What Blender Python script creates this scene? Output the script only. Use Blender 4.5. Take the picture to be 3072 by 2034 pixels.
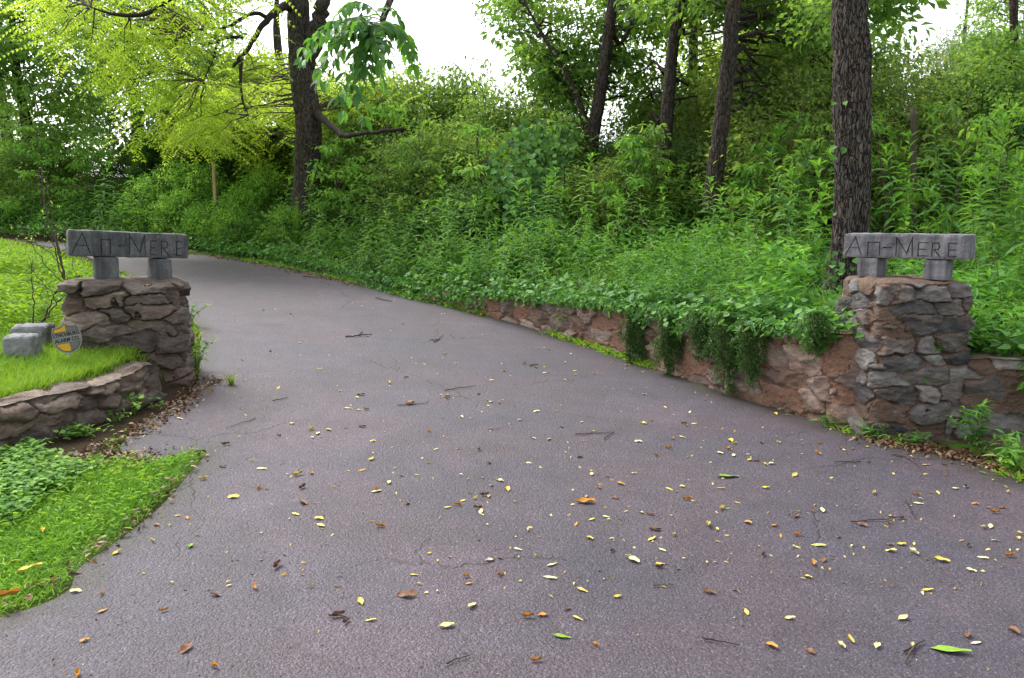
import bpy, math, random
import numpy as np
from mathutils import Vector, Matrix
from mathutils.geometry import delaunay_2d_cdt

for o in list(bpy.data.objects):
    bpy.data.objects.remove(o, do_unlink=True)
scene = bpy.context.scene
COL = scene.collection
R = math.radians
rng = np.random.default_rng(7)
random.seed(7)

# ------------------------------------------------------------------ camera, world, sun, exposure
EYE = 1.6
PITCH = R(8.0)
cam_d = bpy.data.cameras.new("camera")
cam_d.sensor_width = 36.0
cam_d.lens = 29.95
cam_d.clip_start = 0.05
cam_d.clip_end = 1500
cam = bpy.data.objects.new("camera", cam_d)
cam.location = (0, 0, EYE)
cam.rotation_euler = (math.pi / 2 - PITCH, 0, 0)
COL.objects.link(cam)
scene.camera = cam

SUN_EL, SUN_AZ = R(52), math.atan2(-0.55, 0.55)
world = bpy.data.worlds.new("World")
scene.world = world
world.use_nodes = True
wn, wl = world.node_tree.nodes, world.node_tree.links
wn.clear()
sky = wn.new('ShaderNodeTexSky')
sky.sky_type = 'NISHITA'
sky.sun_disc = False
sky.sun_elevation = SUN_EL
sky.sun_rotation = SUN_AZ
sky.air_density = 1.0
sky.dust_density = 3.0
sky.ozone_density = 1.0
hsv = wn.new('ShaderNodeHueSaturation')
hsv.inputs['Saturation'].default_value = 0.22
bg = wn.new('ShaderNodeBackground')
bg.inputs['Strength'].default_value = 0.15
wo = wn.new('ShaderNodeOutputWorld')
wl.new(sky.outputs[0], hsv.inputs['Color'])
wl.new(hsv.outputs[0], bg.inputs['Color'])
wl.new(bg.outputs[0], wo.inputs['Surface'])

sun_d = bpy.data.lights.new("sun", 'SUN')
sun_d.energy = 1.0
sun_d.angle = R(20)
sun_d.color = (1.0, 0.96, 0.88)
sun = bpy.data.objects.new("sun", sun_d)
sdir = Vector((math.sin(SUN_AZ) * math.cos(SUN_EL), math.cos(SUN_AZ) * math.cos(SUN_EL), math.sin(SUN_EL)))
sun.rotation_euler = (-sdir).to_track_quat('-Z', 'Y').to_euler()
sun.location = (0, 0, 30)
COL.objects.link(sun)

scene.view_settings.view_transform = 'Standard'
scene.view_settings.look = 'None'
scene.view_settings.gamma = 1.0
scene.view_settings.exposure = 1.58
scene.cycles.max_bounces = 10
scene.cycles.diffuse_bounces = 6
scene.cycles.transmission_bounces = 8
scene.cycles.transparent_max_bounces = 4
scene.cycles.caustics_reflective = False
scene.cycles.caustics_refractive = False

# ------------------------------------------------------------------ photo-pixel helpers (3072x2034 frame)
F = 2556.0
CX, CY = 1536.0, 1017.0
cP, sP = math.cos(PITCH), math.sin(PITCH)

def ray(px, py):
    xc, yc = (px - CX) / F, -(py - CY) / F
    return np.array([xc, cP + yc * sP, -sP + yc * cP])

def at(px, py, Y):
    d = ray(px, py)
    return np.array([0, 0, EYE]) + d * (Y / d[1])

def project(P):
    P = np.atleast_2d(P)
    x, y, z = P[:, 0], P[:, 1], P[:, 2] - EYE
    dep = y * cP - z * sP
    up = y * sP + z * cP
    dd = np.where(dep > 0.05, dep, 0.05)
    return CX + F * x / dd, CY - F * up / dd, dep

def infrus(P, m=260):
    px, py, dep = project(P)
    return (dep > 0.3) & (px > -m) & (px < 3072 + m) & (py > -m) & (py < 2034 + m)

# ------------------------------------------------------------------ noise
def _hash(ix, iy, iz, seed):
    with np.errstate(over='ignore'):
        h = (ix.astype(np.uint32) * np.uint32(374761393) + iy.astype(np.uint32) * np.uint32(668265263)
             + iz.astype(np.uint32) * np.uint32(1274126177) + np.uint32(seed * 974711 % 4294967295))
        h = (h ^ (h >> np.uint32(13))) * np.uint32(1274126177)
        h = h ^ (h >> np.uint32(16))
    return h.astype(np.float64) / 4294967295.0

def vnoise(P, seed=0):
    P = np.asarray(P, float)
    i = np.floor(P).astype(np.int64)
    f = P - i
    f = f * f * (3 - 2 * f)
    out = 0
    for dx in (0, 1):
        wx = f[:, 0] if dx else 1 - f[:, 0]
        for dy in (0, 1):
            wy = f[:, 1] if dy else 1 - f[:, 1]
            for dz in (0, 1):
                wz = f[:, 2] if dz else 1 - f[:, 2]
                out = out + wx * wy * wz * _hash(i[:, 0] + dx, i[:, 1] + dy, i[:, 2] + dz, seed)
    return out * 2 - 1

def fbm(P, octv=4, seed=0, gain=0.5):
    P = np.asarray(P, float)
    a, s, out = 1.0, 1.0, 0
    for k in range(octv):
        out = out + a * vnoise(P * s, seed + k * 17)
        a *= gain
        s *= 2.03
    return out

def noise2(x, y, f, octv=3, seed=0):
    return fbm(np.stack([np.ravel(x) * f, np.ravel(y) * f, np.zeros(np.size(x))], 1), octv, seed).reshape(np.shape(x))

def smooth(x, a, b):
    t = np.clip((x - a) / (b - a + 1e-9), 0, 1)
    return t * t * (3 - 2 * t)

# ------------------------------------------------------------------ tags
def tag(o, label=None, cat=None, group=None, kind=None):
    if label: o['label'] = label
    if cat: o['category'] = cat
    if group: o['group'] = group
    if kind: o['kind'] = kind
    return o

def empty(name, loc, rz=0.0, label=None, cat=None, group=None):
    o = bpy.data.objects.new(name, None)
    o.empty_display_size = 0.2
    o.location = loc
    o.rotation_euler = (0, 0, rz)
    COL.objects.link(o)
    return tag(o, label, cat, group)

def copy_tree(o, parent=None):
    c = o.copy()
    COL.objects.link(c)
    c.parent = parent
    for ch in list(o.children):
        copy_tree(ch, c)
    return c

# ------------------------------------------------------------------ mesh accumulator (triangles + quads as triangles)
class MB:
    def __init__(self):
        self.V, self.F, self.A, self.M, self.n = [], [], [], [], 0

    def add(self, V, F_, r=0.5, m=0):
        V = np.asarray(V, float).reshape(-1, 3)
        F_ = np.asarray(F_, int)
        if F_.ndim == 2 and F_.shape[1] == 4:
            F_ = np.concatenate([F_[:, [0, 1, 2]], F_[:, [0, 2, 3]]])
            if np.ndim(r): r = np.concatenate([r, r])
        self.V.append(V)
        self.F.append(F_ + self.n)
        self.A.append(np.broadcast_to(np.asarray(r, float), (len(F_),)).copy())
        self.M.append(np.full(len(F_), m, int))
        self.n += len(V)
        return self

    def mesh(self, name, mats, smooth_=False, vattr=None):
        V = np.concatenate(self.V).astype(np.float32)
        F_ = np.concatenate(self.F).astype(np.int32)
        me = bpy.data.meshes.new(name)
        me.vertices.add(len(V))
        me.vertices.foreach_set('co', V.ravel())
        me.loops.add(F_.size)
        me.loops.foreach_set('vertex_index', F_.ravel())
        me.polygons.add(len(F_))
        me.polygons.foreach_set('loop_start', np.arange(0, F_.size, 3, dtype=np.int32))
        me.polygons.foreach_set('loop_total', np.full(len(F_), 3, np.int32))
        mi = np.concatenate(self.M).astype(np.int32)
        a = me.attributes.new('rnd', 'FLOAT', 'FACE')
        a.data.foreach_set('value', np.concatenate(self.A).astype(np.float32))
        if vattr:
            for k, v in vattr.items():
                b = me.attributes.new(k, 'FLOAT', 'POINT')
                b.data.foreach_set('value', np.asarray(v, np.float32))
        for m in (mats if isinstance(mats, (list, tuple)) else [mats]):
            me.materials.append(m)
        me.polygons.foreach_set('material_index', mi)
        me.polygons.foreach_set('use_smooth', np.full(len(F_), smooth_, bool))
        me.update(calc_edges=True)
        me.validate()
        return me

    def build(self, name, mats, parent=None, smooth_=False, vattr=None):
        o = bpy.data.objects.new(name, self.mesh(name, mats, smooth_, vattr))
        COL.objects.link(o)
        o.parent = parent
        return o

# ------------------------------------------------------------------ leaf templates: (verts[len, width, up], tris)
T_DIA = (np.array([(0, 0, 0), (.45, -.5, .08), (1, 0, -.06), (.45, .5, .08)], float),
         np.array([(0, 1, 2), (0, 2, 3)]))

def t_lance(droop=0.25, wide=(.42, .36), fold=.06):
    z = lambda x: -droop * x * x + .12 * x
    V = [(0, 0, 0), (.3, -wide[0], z(.3) + fold), (.3, 0, z(.3)), (.3, wide[0], z(.3) + fold),
         (.66, -wide[1], z(.66) + fold), (.66, 0, z(.66)), (.66, wide[1], z(.66) + fold), (1, 0, z(1.0))]
    T = [(0, 1, 2), (0, 2, 3), (1, 4, 5), (1, 5, 2), (2, 5, 6), (2, 6, 3), (4, 7, 5), (5, 7, 6)]
    return np.array(V, float), np.array(T)

T_L1, T_L2 = t_lance(.3), t_lance(.65, (.45, .4), .05)
T_ROUND = (np.array([(0, 0, 0), (.02, -.36, .03), (.38, -.52, .07), (1, 0, -.08), (.38, .52, .07), (.02, .36, .03), (.4, 0, 0)], float),
           np.array([(0, 1, 6), (1, 2, 6), (2, 3, 6), (3, 4, 6), (4, 5, 6), (5, 0, 6)]))
_bz = lambda x: .55 * x - .75 * x * x
T_BLADE = (np.array([(0, -.5, 0), (0, .5, 0), (.4, -.42, .03), (.4, .42, .03), (.75, -.28, -.05), (.75, .28, -.05), (1, 0, -.22)], float),
           np.array([(0, 2, 3), (0, 3, 1), (2, 4, 5), (2, 5, 3), (4, 6, 5)]))

def unit(a):
    return a / (np.linalg.norm(a, axis=-1, keepdims=True) + 1e-9)

def leaves(mb, T, P, D, L, W, r, up=(0, 0, 1), roll=0.5, m=0, rg=None):
    """P positions, D directions, L length, W width (metres), r random value per leaf"""
    rg = rg or rng
    n = len(P)
    if n == 0: return
    TV, TF = T
    D = unit(D)
    upv = np.broadcast_to(np.asarray(up, float), (n, 3)) + rg.normal(0, roll, (n, 3))
    S = unit(np.cross(upv, D))
    N = np.cross(D, S)
    L = np.broadcast_to(L, (n,))
    W = np.broadcast_to(W, (n,))
    V = (P[:, None, :] + TV[None, :, 0, None] * (L[:, None] )[..., None] * D[:, None, :]
         + TV[None, :, 1, None] * W[:, None, None] * S[:, None, :]
         + TV[None, :, 2, None] * L[:, None, None] * N[:, None, :])
    nv = len(TV)
    Fa = (TF[None] + (np.arange(n) * nv)[:, None, None]).reshape(-1, 3)
    mb.add(V.reshape(-1, 3), Fa, np.repeat(np.broadcast_to(r, (n,)), len(TF)), m)

def tube(pts, rad, n=8, bark=0.0, seed=0, cap=True):
    pts = np.asarray(pts, float)
    k = len(pts)
    rad = np.broadcast_to(rad, (k,)).astype(float)
    T = unit(np.gradient(pts, axis=0))
    ref = np.array([0, 1.0, 0]) if abs(T[:, 1]).max() < 0.85 else np.array([1.0, 0, 0])
    S = unit(np.cross(T, ref))
    B = np.cross(T, S)
    a = np.linspace(0, 2 * np.pi, n, endpoint=False)
    rr = np.repeat(rad[:, None], n, 1)
    if bark:
        arc = np.concatenate([[0], np.cumsum(np.linalg.norm(np.diff(pts, axis=0), axis=1))])
        ca, sa = np.cos(a), np.sin(a)
        q = np.stack([np.tile(ca, k) * np.repeat(rad, n) * 36, np.tile(sa, k) * np.repeat(rad, n) * 36,
                      np.repeat(arc, n) * 5.0], 1)
        q2 = q + 0.8 * np.stack([vnoise(q * .7, seed + 3), vnoise(q * .7, seed + 4), 0 * q[:, 0]], 1)
        ridg = 1 - 2.2 * np.abs(vnoise(q2, seed))
        low = vnoise(np.stack([q[:, 0] * .06, q[:, 1] * .06, q[:, 2] * .14], 1), seed + 9)
        rr = rr + (bark * ridg + bark * 1.6 * low).reshape(k, n)
    V = pts[:, None] + rr[..., None] * (np.cos(a)[None, :, None] * S[:, None] + np.sin(a)[None, :, None] * B[:, None])
    V = V.reshape(-1, 3)
    i = np.arange(k - 1)[:, None] * n
    j = np.arange(n)[None]
    j2 = (j + 1) % n
    Fq = np.stack([i + j, i + j2, i + n + j2, i + n + j], -1).reshape(-1, 4)
    Fq = np.concatenate([Fq[:, [0, 1, 2]], Fq[:, [0, 2, 3]]])
    if cap:
        V = np.concatenate([V, pts[:1], pts[-1:]])
        c0, c1 = k * n, k * n + 1
        jj = np.arange(n)
        Fq = np.concatenate([Fq, np.stack([jj * 0 + c0, (jj + 1) % n, jj], 1),
                             np.stack([jj * 0 + c1, (k - 1) * n + jj, (k - 1) * n + (jj + 1) % n], 1)])
    return V, Fq

def spline(pts, n):
    """Catmull-Rom through pts"""
    p = np.asarray(pts, float)
    p = np.concatenate([2 * p[:1] - p[1:2], p, 2 * p[-1:] - p[-2:-1]])
    m = len(p) - 3
    t = np.linspace(0, m - 1e-6, n)
    i = t.astype(int)
    f = (t - i)[:, None]
    a, b, c, d = p[i], p[i + 1], p[i + 2], p[i + 3]
    return .5 * (2 * b + (c - a) * f + (2 * a - 5 * b + 4 * c - d) * f ** 2 + (3 * b - a - 3 * c + d) * f ** 3)

# ------------------------------------------------------------------ materials
def new_mat(name):
    m = bpy.data.materials.new(name)
    m.use_nodes = True
    nt = m.node_tree
    nt.nodes.clear()
    out = nt.nodes.new('ShaderNodeOutputMaterial')
    b = nt.nodes.new('ShaderNodeBsdfPrincipled')
    nt.links.new(b.outputs[0], out.inputs[0])
    return m, nt, b, out

def ramp(nt, stops):
    r = nt.nodes.new('ShaderNodeValToRGB')
    e = r.color_ramp.elements
    while len(e) < len(stops): e.new(0.5)
    for k, (p, c) in enumerate(stops):
        e[k].position = p
        e[k].color = (*c, 1)
    return r

def texnode(nt, kind, scale, vec=None, **kw):
    t = nt.nodes.new(kind)
    for k, v in kw.items():
        if k in t.inputs: t.inputs[k].default_value = v
        else: setattr(t, k, v)
    if 'Scale' in t.inputs: t.inputs['Scale'].default_value = scale
    if vec is not None: nt.links.new(vec, t.inputs['Vector'])
    return t

def math_n(nt, op, a, b=None, clamp=False):
    n = nt.nodes.new('ShaderNodeMath')
    n.operation = op
    n.use_clamp = clamp
    for i, v in enumerate((a, b)):
        if v is None: continue
        if hasattr(v, 'is_linked') or hasattr(v, 'node'): nt.links.new(v, n.inputs[i])
        else: n.inputs[i].default_value = v
    return n.outputs[0]

def mixc(nt, fac, a, b, mode='MIX'):
    n = nt.nodes.new('ShaderNodeMix')
    n.data_type = 'RGBA'
    n.blend_type = mode
    for s, v in ((n.inputs[0], fac), (n.inputs[6], a), (n.inputs[7], b)):
        if hasattr(v, 'node'): nt.links.new(v, s)
        elif isinstance(v, (tuple, list)): s.default_value = (*v, 1)
        else: s.default_value = v
    return n.outputs[2]

def leaf_mat(name, cols, trans=0.4, tcol=1.7, rough=0.5, spec=0.35, yellow=1.15):
    m, nt, b, out = new_mat(name)
    at_ = nt.nodes.new('ShaderNodeAttribute')
    at_.attribute_name = 'rnd'
    stops = [(i / max(1, len(cols) - 1), c) for i, c in enumerate(cols)]
    rp = ramp(nt, stops)
    nt.links.new(at_.outputs['Fac'], rp.inputs[0])
    nt.links.new(rp.outputs[0], b.inputs['Base Color'])
    b.inputs['Roughness'].default_value = rough
    b.inputs['Specular IOR Level'].default_value = spec
    tr = nt.nodes.new('ShaderNodeBsdfTranslucent')
    tc = mixc(nt, 1.0, rp.outputs[0], (tcol * yellow, tcol, tcol * .5), 'MULTIPLY')
    nt.links.new(tc, tr.inputs[0])
    mx = nt.nodes.new('ShaderNodeMixShader')
    mx.inputs[0].default_value = trans
    nt.links.new(b.outputs[0], mx.inputs[1])
    nt.links.new(tr.outputs[0], mx.inputs[2])
    nt.links.new(mx.outputs[0], out.inputs[0])
    return m

def solid(name, col, rough=.7, var=.25, scale=30, bump=0.0, spec=.3, stretch=None):
    m, nt, b, out = new_mat(name)
    tc = nt.nodes.new('ShaderNodeTexCoord')
    vec = tc.outputs['Object']
    if stretch:
        mp = nt.nodes.new('ShaderNodeMapping')
        mp.inputs['Scale'].default_value = stretch
        nt.links.new(vec, mp.inputs['Vector'])
        vec = mp.outputs[0]
    nz = texnode(nt, 'ShaderNodeTexNoise', scale, vec, Detail=6.0, Roughness=.65)
    c0 = tuple(c * (1 - var) for c in col)
    c1 = tuple(min(1, c * (1 + var)) for c in col)
    rp = ramp(nt, [(.3, c0), (.7, c1)])
    nt.links.new(nz.outputs['Fac'], rp.inputs[0])
    nt.links.new(rp.outputs[0], b.inputs['Base Color'])
    b.inputs['Roughness'].default_value = rough
    b.inputs['Specular IOR Level'].default_value = spec
    if bump:
        bp = nt.nodes.new('ShaderNodeBump')
        bp.inputs['Strength'].default_value = 1.0
        bp.inputs['Distance'].default_value = bump
        nt.links.new(nz.outputs['Fac'], bp.inputs['Height'])
        nt.links.new(bp.outputs[0], b.inputs['Normal'])
    return m

def bark_mat(name, dark, light, patch=None):
    m, nt, b, out = new_mat(name)
    tc = nt.nodes.new('ShaderNodeTexCoord')
    mp = nt.nodes.new('ShaderNodeMapping')
    mp.inputs['Scale'].default_value = (1, 1, .16)
    nt.links.new(tc.outputs['Object'], mp.inputs['Vector'])
    n1 = texnode(nt, 'ShaderNodeTexNoise', 40, mp.outputs[0], Detail=6.0, Roughness=.75, Distortion=1.0)
    n2 = texnode(nt, 'ShaderNodeTexNoise', 2.2, tc.outputs['Object'], Detail=4.0)
    rp = ramp(nt, [(.36, dark), (.5, tuple((a + c) / 2 for a, c in zip(dark, light))), (.68, light)])
    nt.links.new(n1.outputs['Fac'], rp.inputs[0])
    mp2 = nt.nodes.new('ShaderNodeMapping')
    mp2.inputs['Scale'].default_value = (1, 1, .2)
    nw = texnode(nt, 'ShaderNodeTexNoise', 9, tc.outputs['Object'], Detail=3.0)
    va = nt.nodes.new('ShaderNodeVectorMath'); va.operation = 'MULTIPLY_ADD'
    nt.links.new(nw.outputs['Color'], va.inputs[0]); va.inputs[1].default_value = (.07, .07, .25)
    nt.links.new(tc.outputs['Object'], va.inputs[2]); nt.links.new(va.outputs[0], mp2.inputs['Vector'])
    vp = texnode(nt, 'ShaderNodeTexVoronoi', 34, mp2.outputs[0], feature='DISTANCE_TO_EDGE')
    plate = ramp_fac(nt, vp.outputs['Distance'], .01, .13)
    rp_c = mixc(nt, plate, tuple(q * 1.6 for q in dark), rp.outputs[0])
    c = mixc(nt, ramp_fac(nt, n2.outputs['Fac'], .45, .7), rp_c, mixc(nt, 1.0, rp_c, (1.12, 1.0, .92), 'MULTIPLY'))
    nt.links.new(c, b.inputs['Base Color'])
    b.inputs['Roughness'].default_value = .9
    b.inputs['Specular IOR Level'].default_value = .15
    bp = nt.nodes.new('ShaderNodeBump')
    bp.inputs['Strength'].default_value = .9
    bp.inputs['Distance'].default_value = .022
    nt.links.new(math_n(nt, 'ADD', math_n(nt, 'MULTIPLY', n1.outputs['Fac'], .6), plate), bp.inputs['Height'])
    nt.links.new(bp.outputs[0], b.inputs['Normal'])
    return m

def ramp_fac(nt, src, a, b_):
    n = nt.nodes.new('ShaderNodeMapRange')
    n.interpolation_type = 'SMOOTHSTEP'
    n.inputs['From Min'].default_value = a
    n.inputs['From Max'].default_value = b_
    nt.links.new(src, n.inputs['Value'])
    return n.outputs[0]

def stone_mat(name, mortar, stones, stain=None, stain_amt=0.0, moss=0.0):
    m, nt, b, out = new_mat(name)
    tc = nt.nodes.new('ShaderNodeTexCoord')
    a1 = nt.nodes.new('ShaderNodeAttribute'); a1.attribute_name = 'stone'
    a2 = nt.nodes.new('ShaderNodeAttribute'); a2.attribute_name = 'sid'
    rp = ramp(nt, [(i / (len(stones) - 1), c) for i, c in enumerate(stones)])
    nt.links.new(a2.outputs['Fac'], rp.inputs[0])
    mp = nt.nodes.new('ShaderNodeMapping')
    mp.inputs['Scale'].default_value = (1, 1, 2.6)
    mp.inputs['Rotation'].default_value = (.2, .25, 0)
    nt.links.new(tc.outputs['Object'], mp.inputs['Vector'])
    n1 = texnode(nt, 'ShaderNodeTexNoise', 13, mp.outputs[0], Detail=8.0, Roughness=.72, Distortion=.5)
    n2 = texnode(nt, 'ShaderNodeTexNoise', 55, tc.outputs['Object'], Detail=5.0, Roughness=.7)
    n3 = texnode(nt, 'ShaderNodeTexNoise', 3.2, tc.outputs['Object'], Detail=4.0, Roughness=.6)
    lich = texnode(nt, 'ShaderNodeTexNoise', 20, tc.outputs['Object'], Detail=7.0, Roughness=.75)
    sc = mixc(nt, 1.0, rp.outputs[0], ramp_c(nt, n1.outputs['Fac'], [(.3, (.45, .45, .45)), (.5, (1, 1, 1)), (.72, (1.75, 1.7, 1.65))]), 'MULTIPLY')
    sc = mixc(nt, ramp_fac(nt, lich.outputs['Fac'], .6, .72), sc, (.3, .3, .29))
    mc = mixc(nt, 1.0, mortar, ramp_c(nt, n2.outputs['Fac'], [(.3, (.62, .6, .58)), (.7, (1.35, 1.35, 1.35))]), 'MULTIPLY')
    mc = mixc(nt, ramp_fac(nt, n3.outputs['Fac'], .4, .66), mc, mixc(nt, 1.0, mc, (.62, .6, .6), 'MULTIPLY'))
    f = ramp_fac(nt, math_n(nt, 'ADD', a1.outputs['Fac'], math_n(nt, 'MULTIPLY', math_n(nt, 'SUBTRACT', n1.outputs['Fac'], .5), .9)), .35, .65)
    c = mixc(nt, f, mc, sc)
    if stain:
        ns = texnode(nt, 'ShaderNodeTexNoise', 2.4, tc.outputs['Object'], Detail=5.0, Roughness=.65)
        fs = math_n(nt, 'MULTIPLY', ramp_fac(nt, ns.outputs['Fac'], .38, .62), stain_amt)
        c = mixc(nt, fs, c, stain)
    if moss:
        nm = texnode(nt, 'ShaderNodeTexNoise', 6, tc.outputs['Object'], Detail=6.0, Roughness=.7)
        c = mixc(nt, math_n(nt, 'MULTIPLY', ramp_fac(nt, nm.outputs['Fac'], .6, .75), moss), c, (.06, .075, .025))
    nt.links.new(c, b.inputs['Base Color'])
    b.inputs['Roughness'].default_value = .82
    b.inputs['Specular IOR Level'].default_value = .3
    h = math_n(nt, 'ADD', n1.outputs['Fac'], math_n(nt, 'MULTIPLY', n2.outputs['Fac'], .45))
    bp = nt.nodes.new('ShaderNodeBump')
    bp.inputs['Strength'].default_value = 1.0
    bp.inputs['Distance'].default_value = .022
    nt.links.new(h, bp.inputs['Height'])
    nt.links.new(bp.outputs[0], b.inputs['Normal'])
    return m

def ramp_c(nt, src, stops):
    r = ramp(nt, stops)
    nt.links.new(src, r.inputs[0])
    return r.outputs[0]

def asphalt_mat():
    m, nt, b, out = new_mat('asphalt')
    tc = nt.nodes.new('ShaderNodeTexCoord')
    ob = tc.outputs['Object']
    v = texnode(nt, 'ShaderNodeTexVoronoi', 130, ob)
    v2 = texnode(nt, 'ShaderNodeTexVoronoi', 62, ob)
    nf = texnode(nt, 'ShaderNodeTexNoise', 240, ob, Detail=3.0)
    nb = texnode(nt, 'ShaderNodeTexNoise', .75, ob, Detail=6.0, Roughness=.6)
    nb2 = texnode(nt, 'ShaderNodeTexNoise', 3.5, ob, Detail=6.0, Roughness=.65)
    base = mixc(nt, ramp_fac(nt, nb.outputs['Fac'], .42, .6), (.07, .0515, .066), (.057, .0485, .066))
    base = mixc(nt, 1.0, base, ramp_c(nt, nb2.outputs['Fac'], [(.3, (.78, .77, .77)), (.7, (1.2, 1.2, 1.2))]), 'MULTIPLY')
    # wheel-polished and patched areas
    npz = texnode(nt, 'ShaderNodeTexNoise', .33, ob, Detail=3.0, Roughness=.5, Distortion=1.2)
    base = mixc(nt, ramp_fac(nt, npz.outputs['Fac'], .52, .56), base, mixc(nt, 1.0, base, (1.16, 1.15, 1.17), 'MULTIPLY'))
    sep = nt.nodes.new('ShaderNodeSeparateColor')
    nt.links.new(v.outputs['Color'], sep.inputs[0])
    grain = ramp_c(nt, sep.outputs[0], [(0, (.6, .6, .6)), (.6, (.98, .98, .98)), (.9, (1.3, 1.3, 1.3)), (1, (2.2, 2.15, 2.15))])
    c = mixc(nt, 1.0, base, grain, 'MULTIPLY')
    gap = ramp_fac(nt, v.outputs['Distance'], .35, .75)
    c = mixc(nt, math_n(nt, 'MULTIPLY', gap, .4), c, (.03, .026, .03))
    # soil and moss worked into the edges
    ea = nt.nodes.new('ShaderNodeAttribute'); ea.attribute_name = 'edge'
    ne = texnode(nt, 'ShaderNodeTexNoise', 5, ob, Detail=6.0, Roughness=.7)
    ef = ramp_fac(nt, math_n(nt, 'ADD', ea.outputs['Fac'], math_n(nt, 'MULTIPLY', math_n(nt, 'SUBTRACT', ne.outputs['Fac'], .5), 1.1)), .35, .95)
    c = mixc(nt, math_n(nt, 'MULTIPLY', ef, .75), c, (.034, .03, .024))
    # cracks in the surface
    nw = texnode(nt, 'ShaderNodeTexNoise', 2.2, ob, Detail=4.0, Roughness=.6)
    add = nt.nodes.new('ShaderNodeVectorMath'); add.operation = 'MULTIPLY_ADD'
    nt.links.new(nw.outputs['Color'], add.inputs[0])
    add.inputs[1].default_value = (.55, .55, 0)
    nt.links.new(ob, add.inputs[2])
    vc = texnode(nt, 'ShaderNodeTexVoronoi', .42, add.outputs[0], feature='DISTANCE_TO_EDGE')
    ck = math_n(nt, 'SUBTRACT', 1.0, ramp_fac(nt, vc.outputs['Distance'], .001, .0055))
    nm = texnode(nt, 'ShaderNodeTexNoise', .5, ob, Detail=2.0)
    ck = math_n(nt, 'MULTIPLY', ck, ramp_fac(nt, nm.outputs['Fac'], .44, .56))
    c = mixc(nt, math_n(nt, 'MULTIPLY', ck, .5), c, (.02, .018, .016))
    nt.links.new(c, b.inputs['Base Color'])
    b.inputs['Roughness'].default_value = .62
    b.inputs['Specular IOR Level'].default_value = .4
    h = math_n(nt, 'ADD', math_n(nt, 'MULTIPLY', v.outputs['Distance'], -1.0),
               math_n(nt, 'MULTIPLY', v2.outputs['Distance'], -1.2))
    h = math_n(nt, 'SUBTRACT', h, math_n(nt, 'MULTIPLY', ck, 2.0))
    h = math_n(nt, 'ADD', h, math_n(nt, 'MULTIPLY', nf.outputs['Fac'], .3))
    bp = nt.nodes.new('ShaderNodeBump')
    bp.inputs['Strength'].default_value = .9
    bp.inputs['Distance'].default_value = .0035
    nt.links.new(h, bp.inputs['Height'])
    nt.links.new(bp.outputs[0], b.inputs['Normal'])
    return m

def ground_mat():
    m, nt, b, out = new_mat('earth_and_turf')
    tc = nt.nodes.new('ShaderNodeTexCoord')
    ob = tc.outputs['Object']
    a = nt.nodes.new('ShaderNodeAttribute'); a.attribute_name = 'turf'
    n1 = texnode(nt, 'ShaderNodeTexNoise', 9, ob, Detail=7.0, Roughness=.7)
    n2 = texnode(nt, 'ShaderNodeTexNoise', 60, ob, Detail=4.0)
    soil = ramp_c(nt, n1.outputs['Fac'], [(.3, (.022, .015, .009)), (.5, (.045, .03, .018)), (.7, (.03, .036, .012))])
    turf = ramp_c(nt, n2.outputs['Fac'], [(.3, (.05, .12, .015)), (.7, (.12, .23, .03))])
    c = mixc(nt, a.outputs['Fac'], soil, turf)
    nt.links.new(c, b.inputs['Base Color'])
    b.inputs['Roughness'].default_value = .95
    b.inputs['Specular IOR Level'].default_value = .1
    bp = nt.nodes.new('ShaderNodeBump')
    bp.inputs['Distance'].default_value = .02
    nt.links.new(n2.outputs['Fac'], bp.inputs['Height'])
    nt.links.new(bp.outputs[0], b.inputs['Normal'])
    return m

M = {}
M['asphalt'] = asphalt_mat()
M['ground'] = ground_mat()
M['bark'] = bark_mat('furrowed_bark', (.009, .0075, .007), (.18, .15, .136))
M['bark_grey'] = bark_mat('grey_bark', (.016, .013, .012), (.165, .138, .122))
M['bark_slim'] = bark_mat('slim_bark', (.018, .014, .012), (.13, .105, .092))
M['dead'] = solid('dead_wood', (.028, .02, .017), .9, .5, 20, .01)
M['twig'] = solid('twig_wood', (.07, .05, .038), .85, .4, 40)
M['stem'] = solid('green_stem', (.09, .14, .03), .6, .3, 20)
M['weed'] = leaf_mat('weed_leaf', [(.028, .09, .02), (.055, .155, .034), (.095, .23, .052), (.17, .32, .09)], .4, 1.7, .6, .2)
M['weed_top'] = leaf_mat('weed_tip_leaf', [(.07, .2, .028), (.12, .3, .04), (.19, .39, .06)], .42, 1.5, .6, .2)
M['under'] = leaf_mat('undergrowth_leaf', [(.026, .09, .016), (.055, .165, .028), (.095, .26, .042), (.18, .37, .075)], .38, 1.7, .6, .2)
M['ivy'] = leaf_mat('ivy_leaf', [(.03, .1, .02), (.055, .155, .03), (.095, .24, .045), (.15, .32, .07)], .28, 1.5, .55, .25)
M['lawn'] = leaf_mat('lawn_blade', [(.1, .22, .018), (.165, .32, .03), (.23, .4, .045), (.34, .42, .1)], .42, 1.3, .6, .2)
M['verge'] = leaf_mat('verge_blade', [(.07, .19, .018), (.14, .32, .028), (.22, .42, .045), (.34, .48, .09)], .42, 1.3, .6, .2)
M['dry'] = leaf_mat('dry_blade', [(.2, .15, .06), (.36, .29, .12), (.45, .4, .2)], .3, 1.0)
M['lime'] = leaf_mat('lime_leaf', [(.125, .22, .03), (.19, .3, .042), (.26, .38, .06), (.36, .46, .1)], .55, 2.0, .6, .2, yellow=1.12)
M['tree_mid'] = leaf_mat('mid_green_leaf', [(.05, .12, .03), (.085, .18, .042), (.135, .255, .058), (.22, .34, .09)], .48, 1.9, .6, .2)
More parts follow.
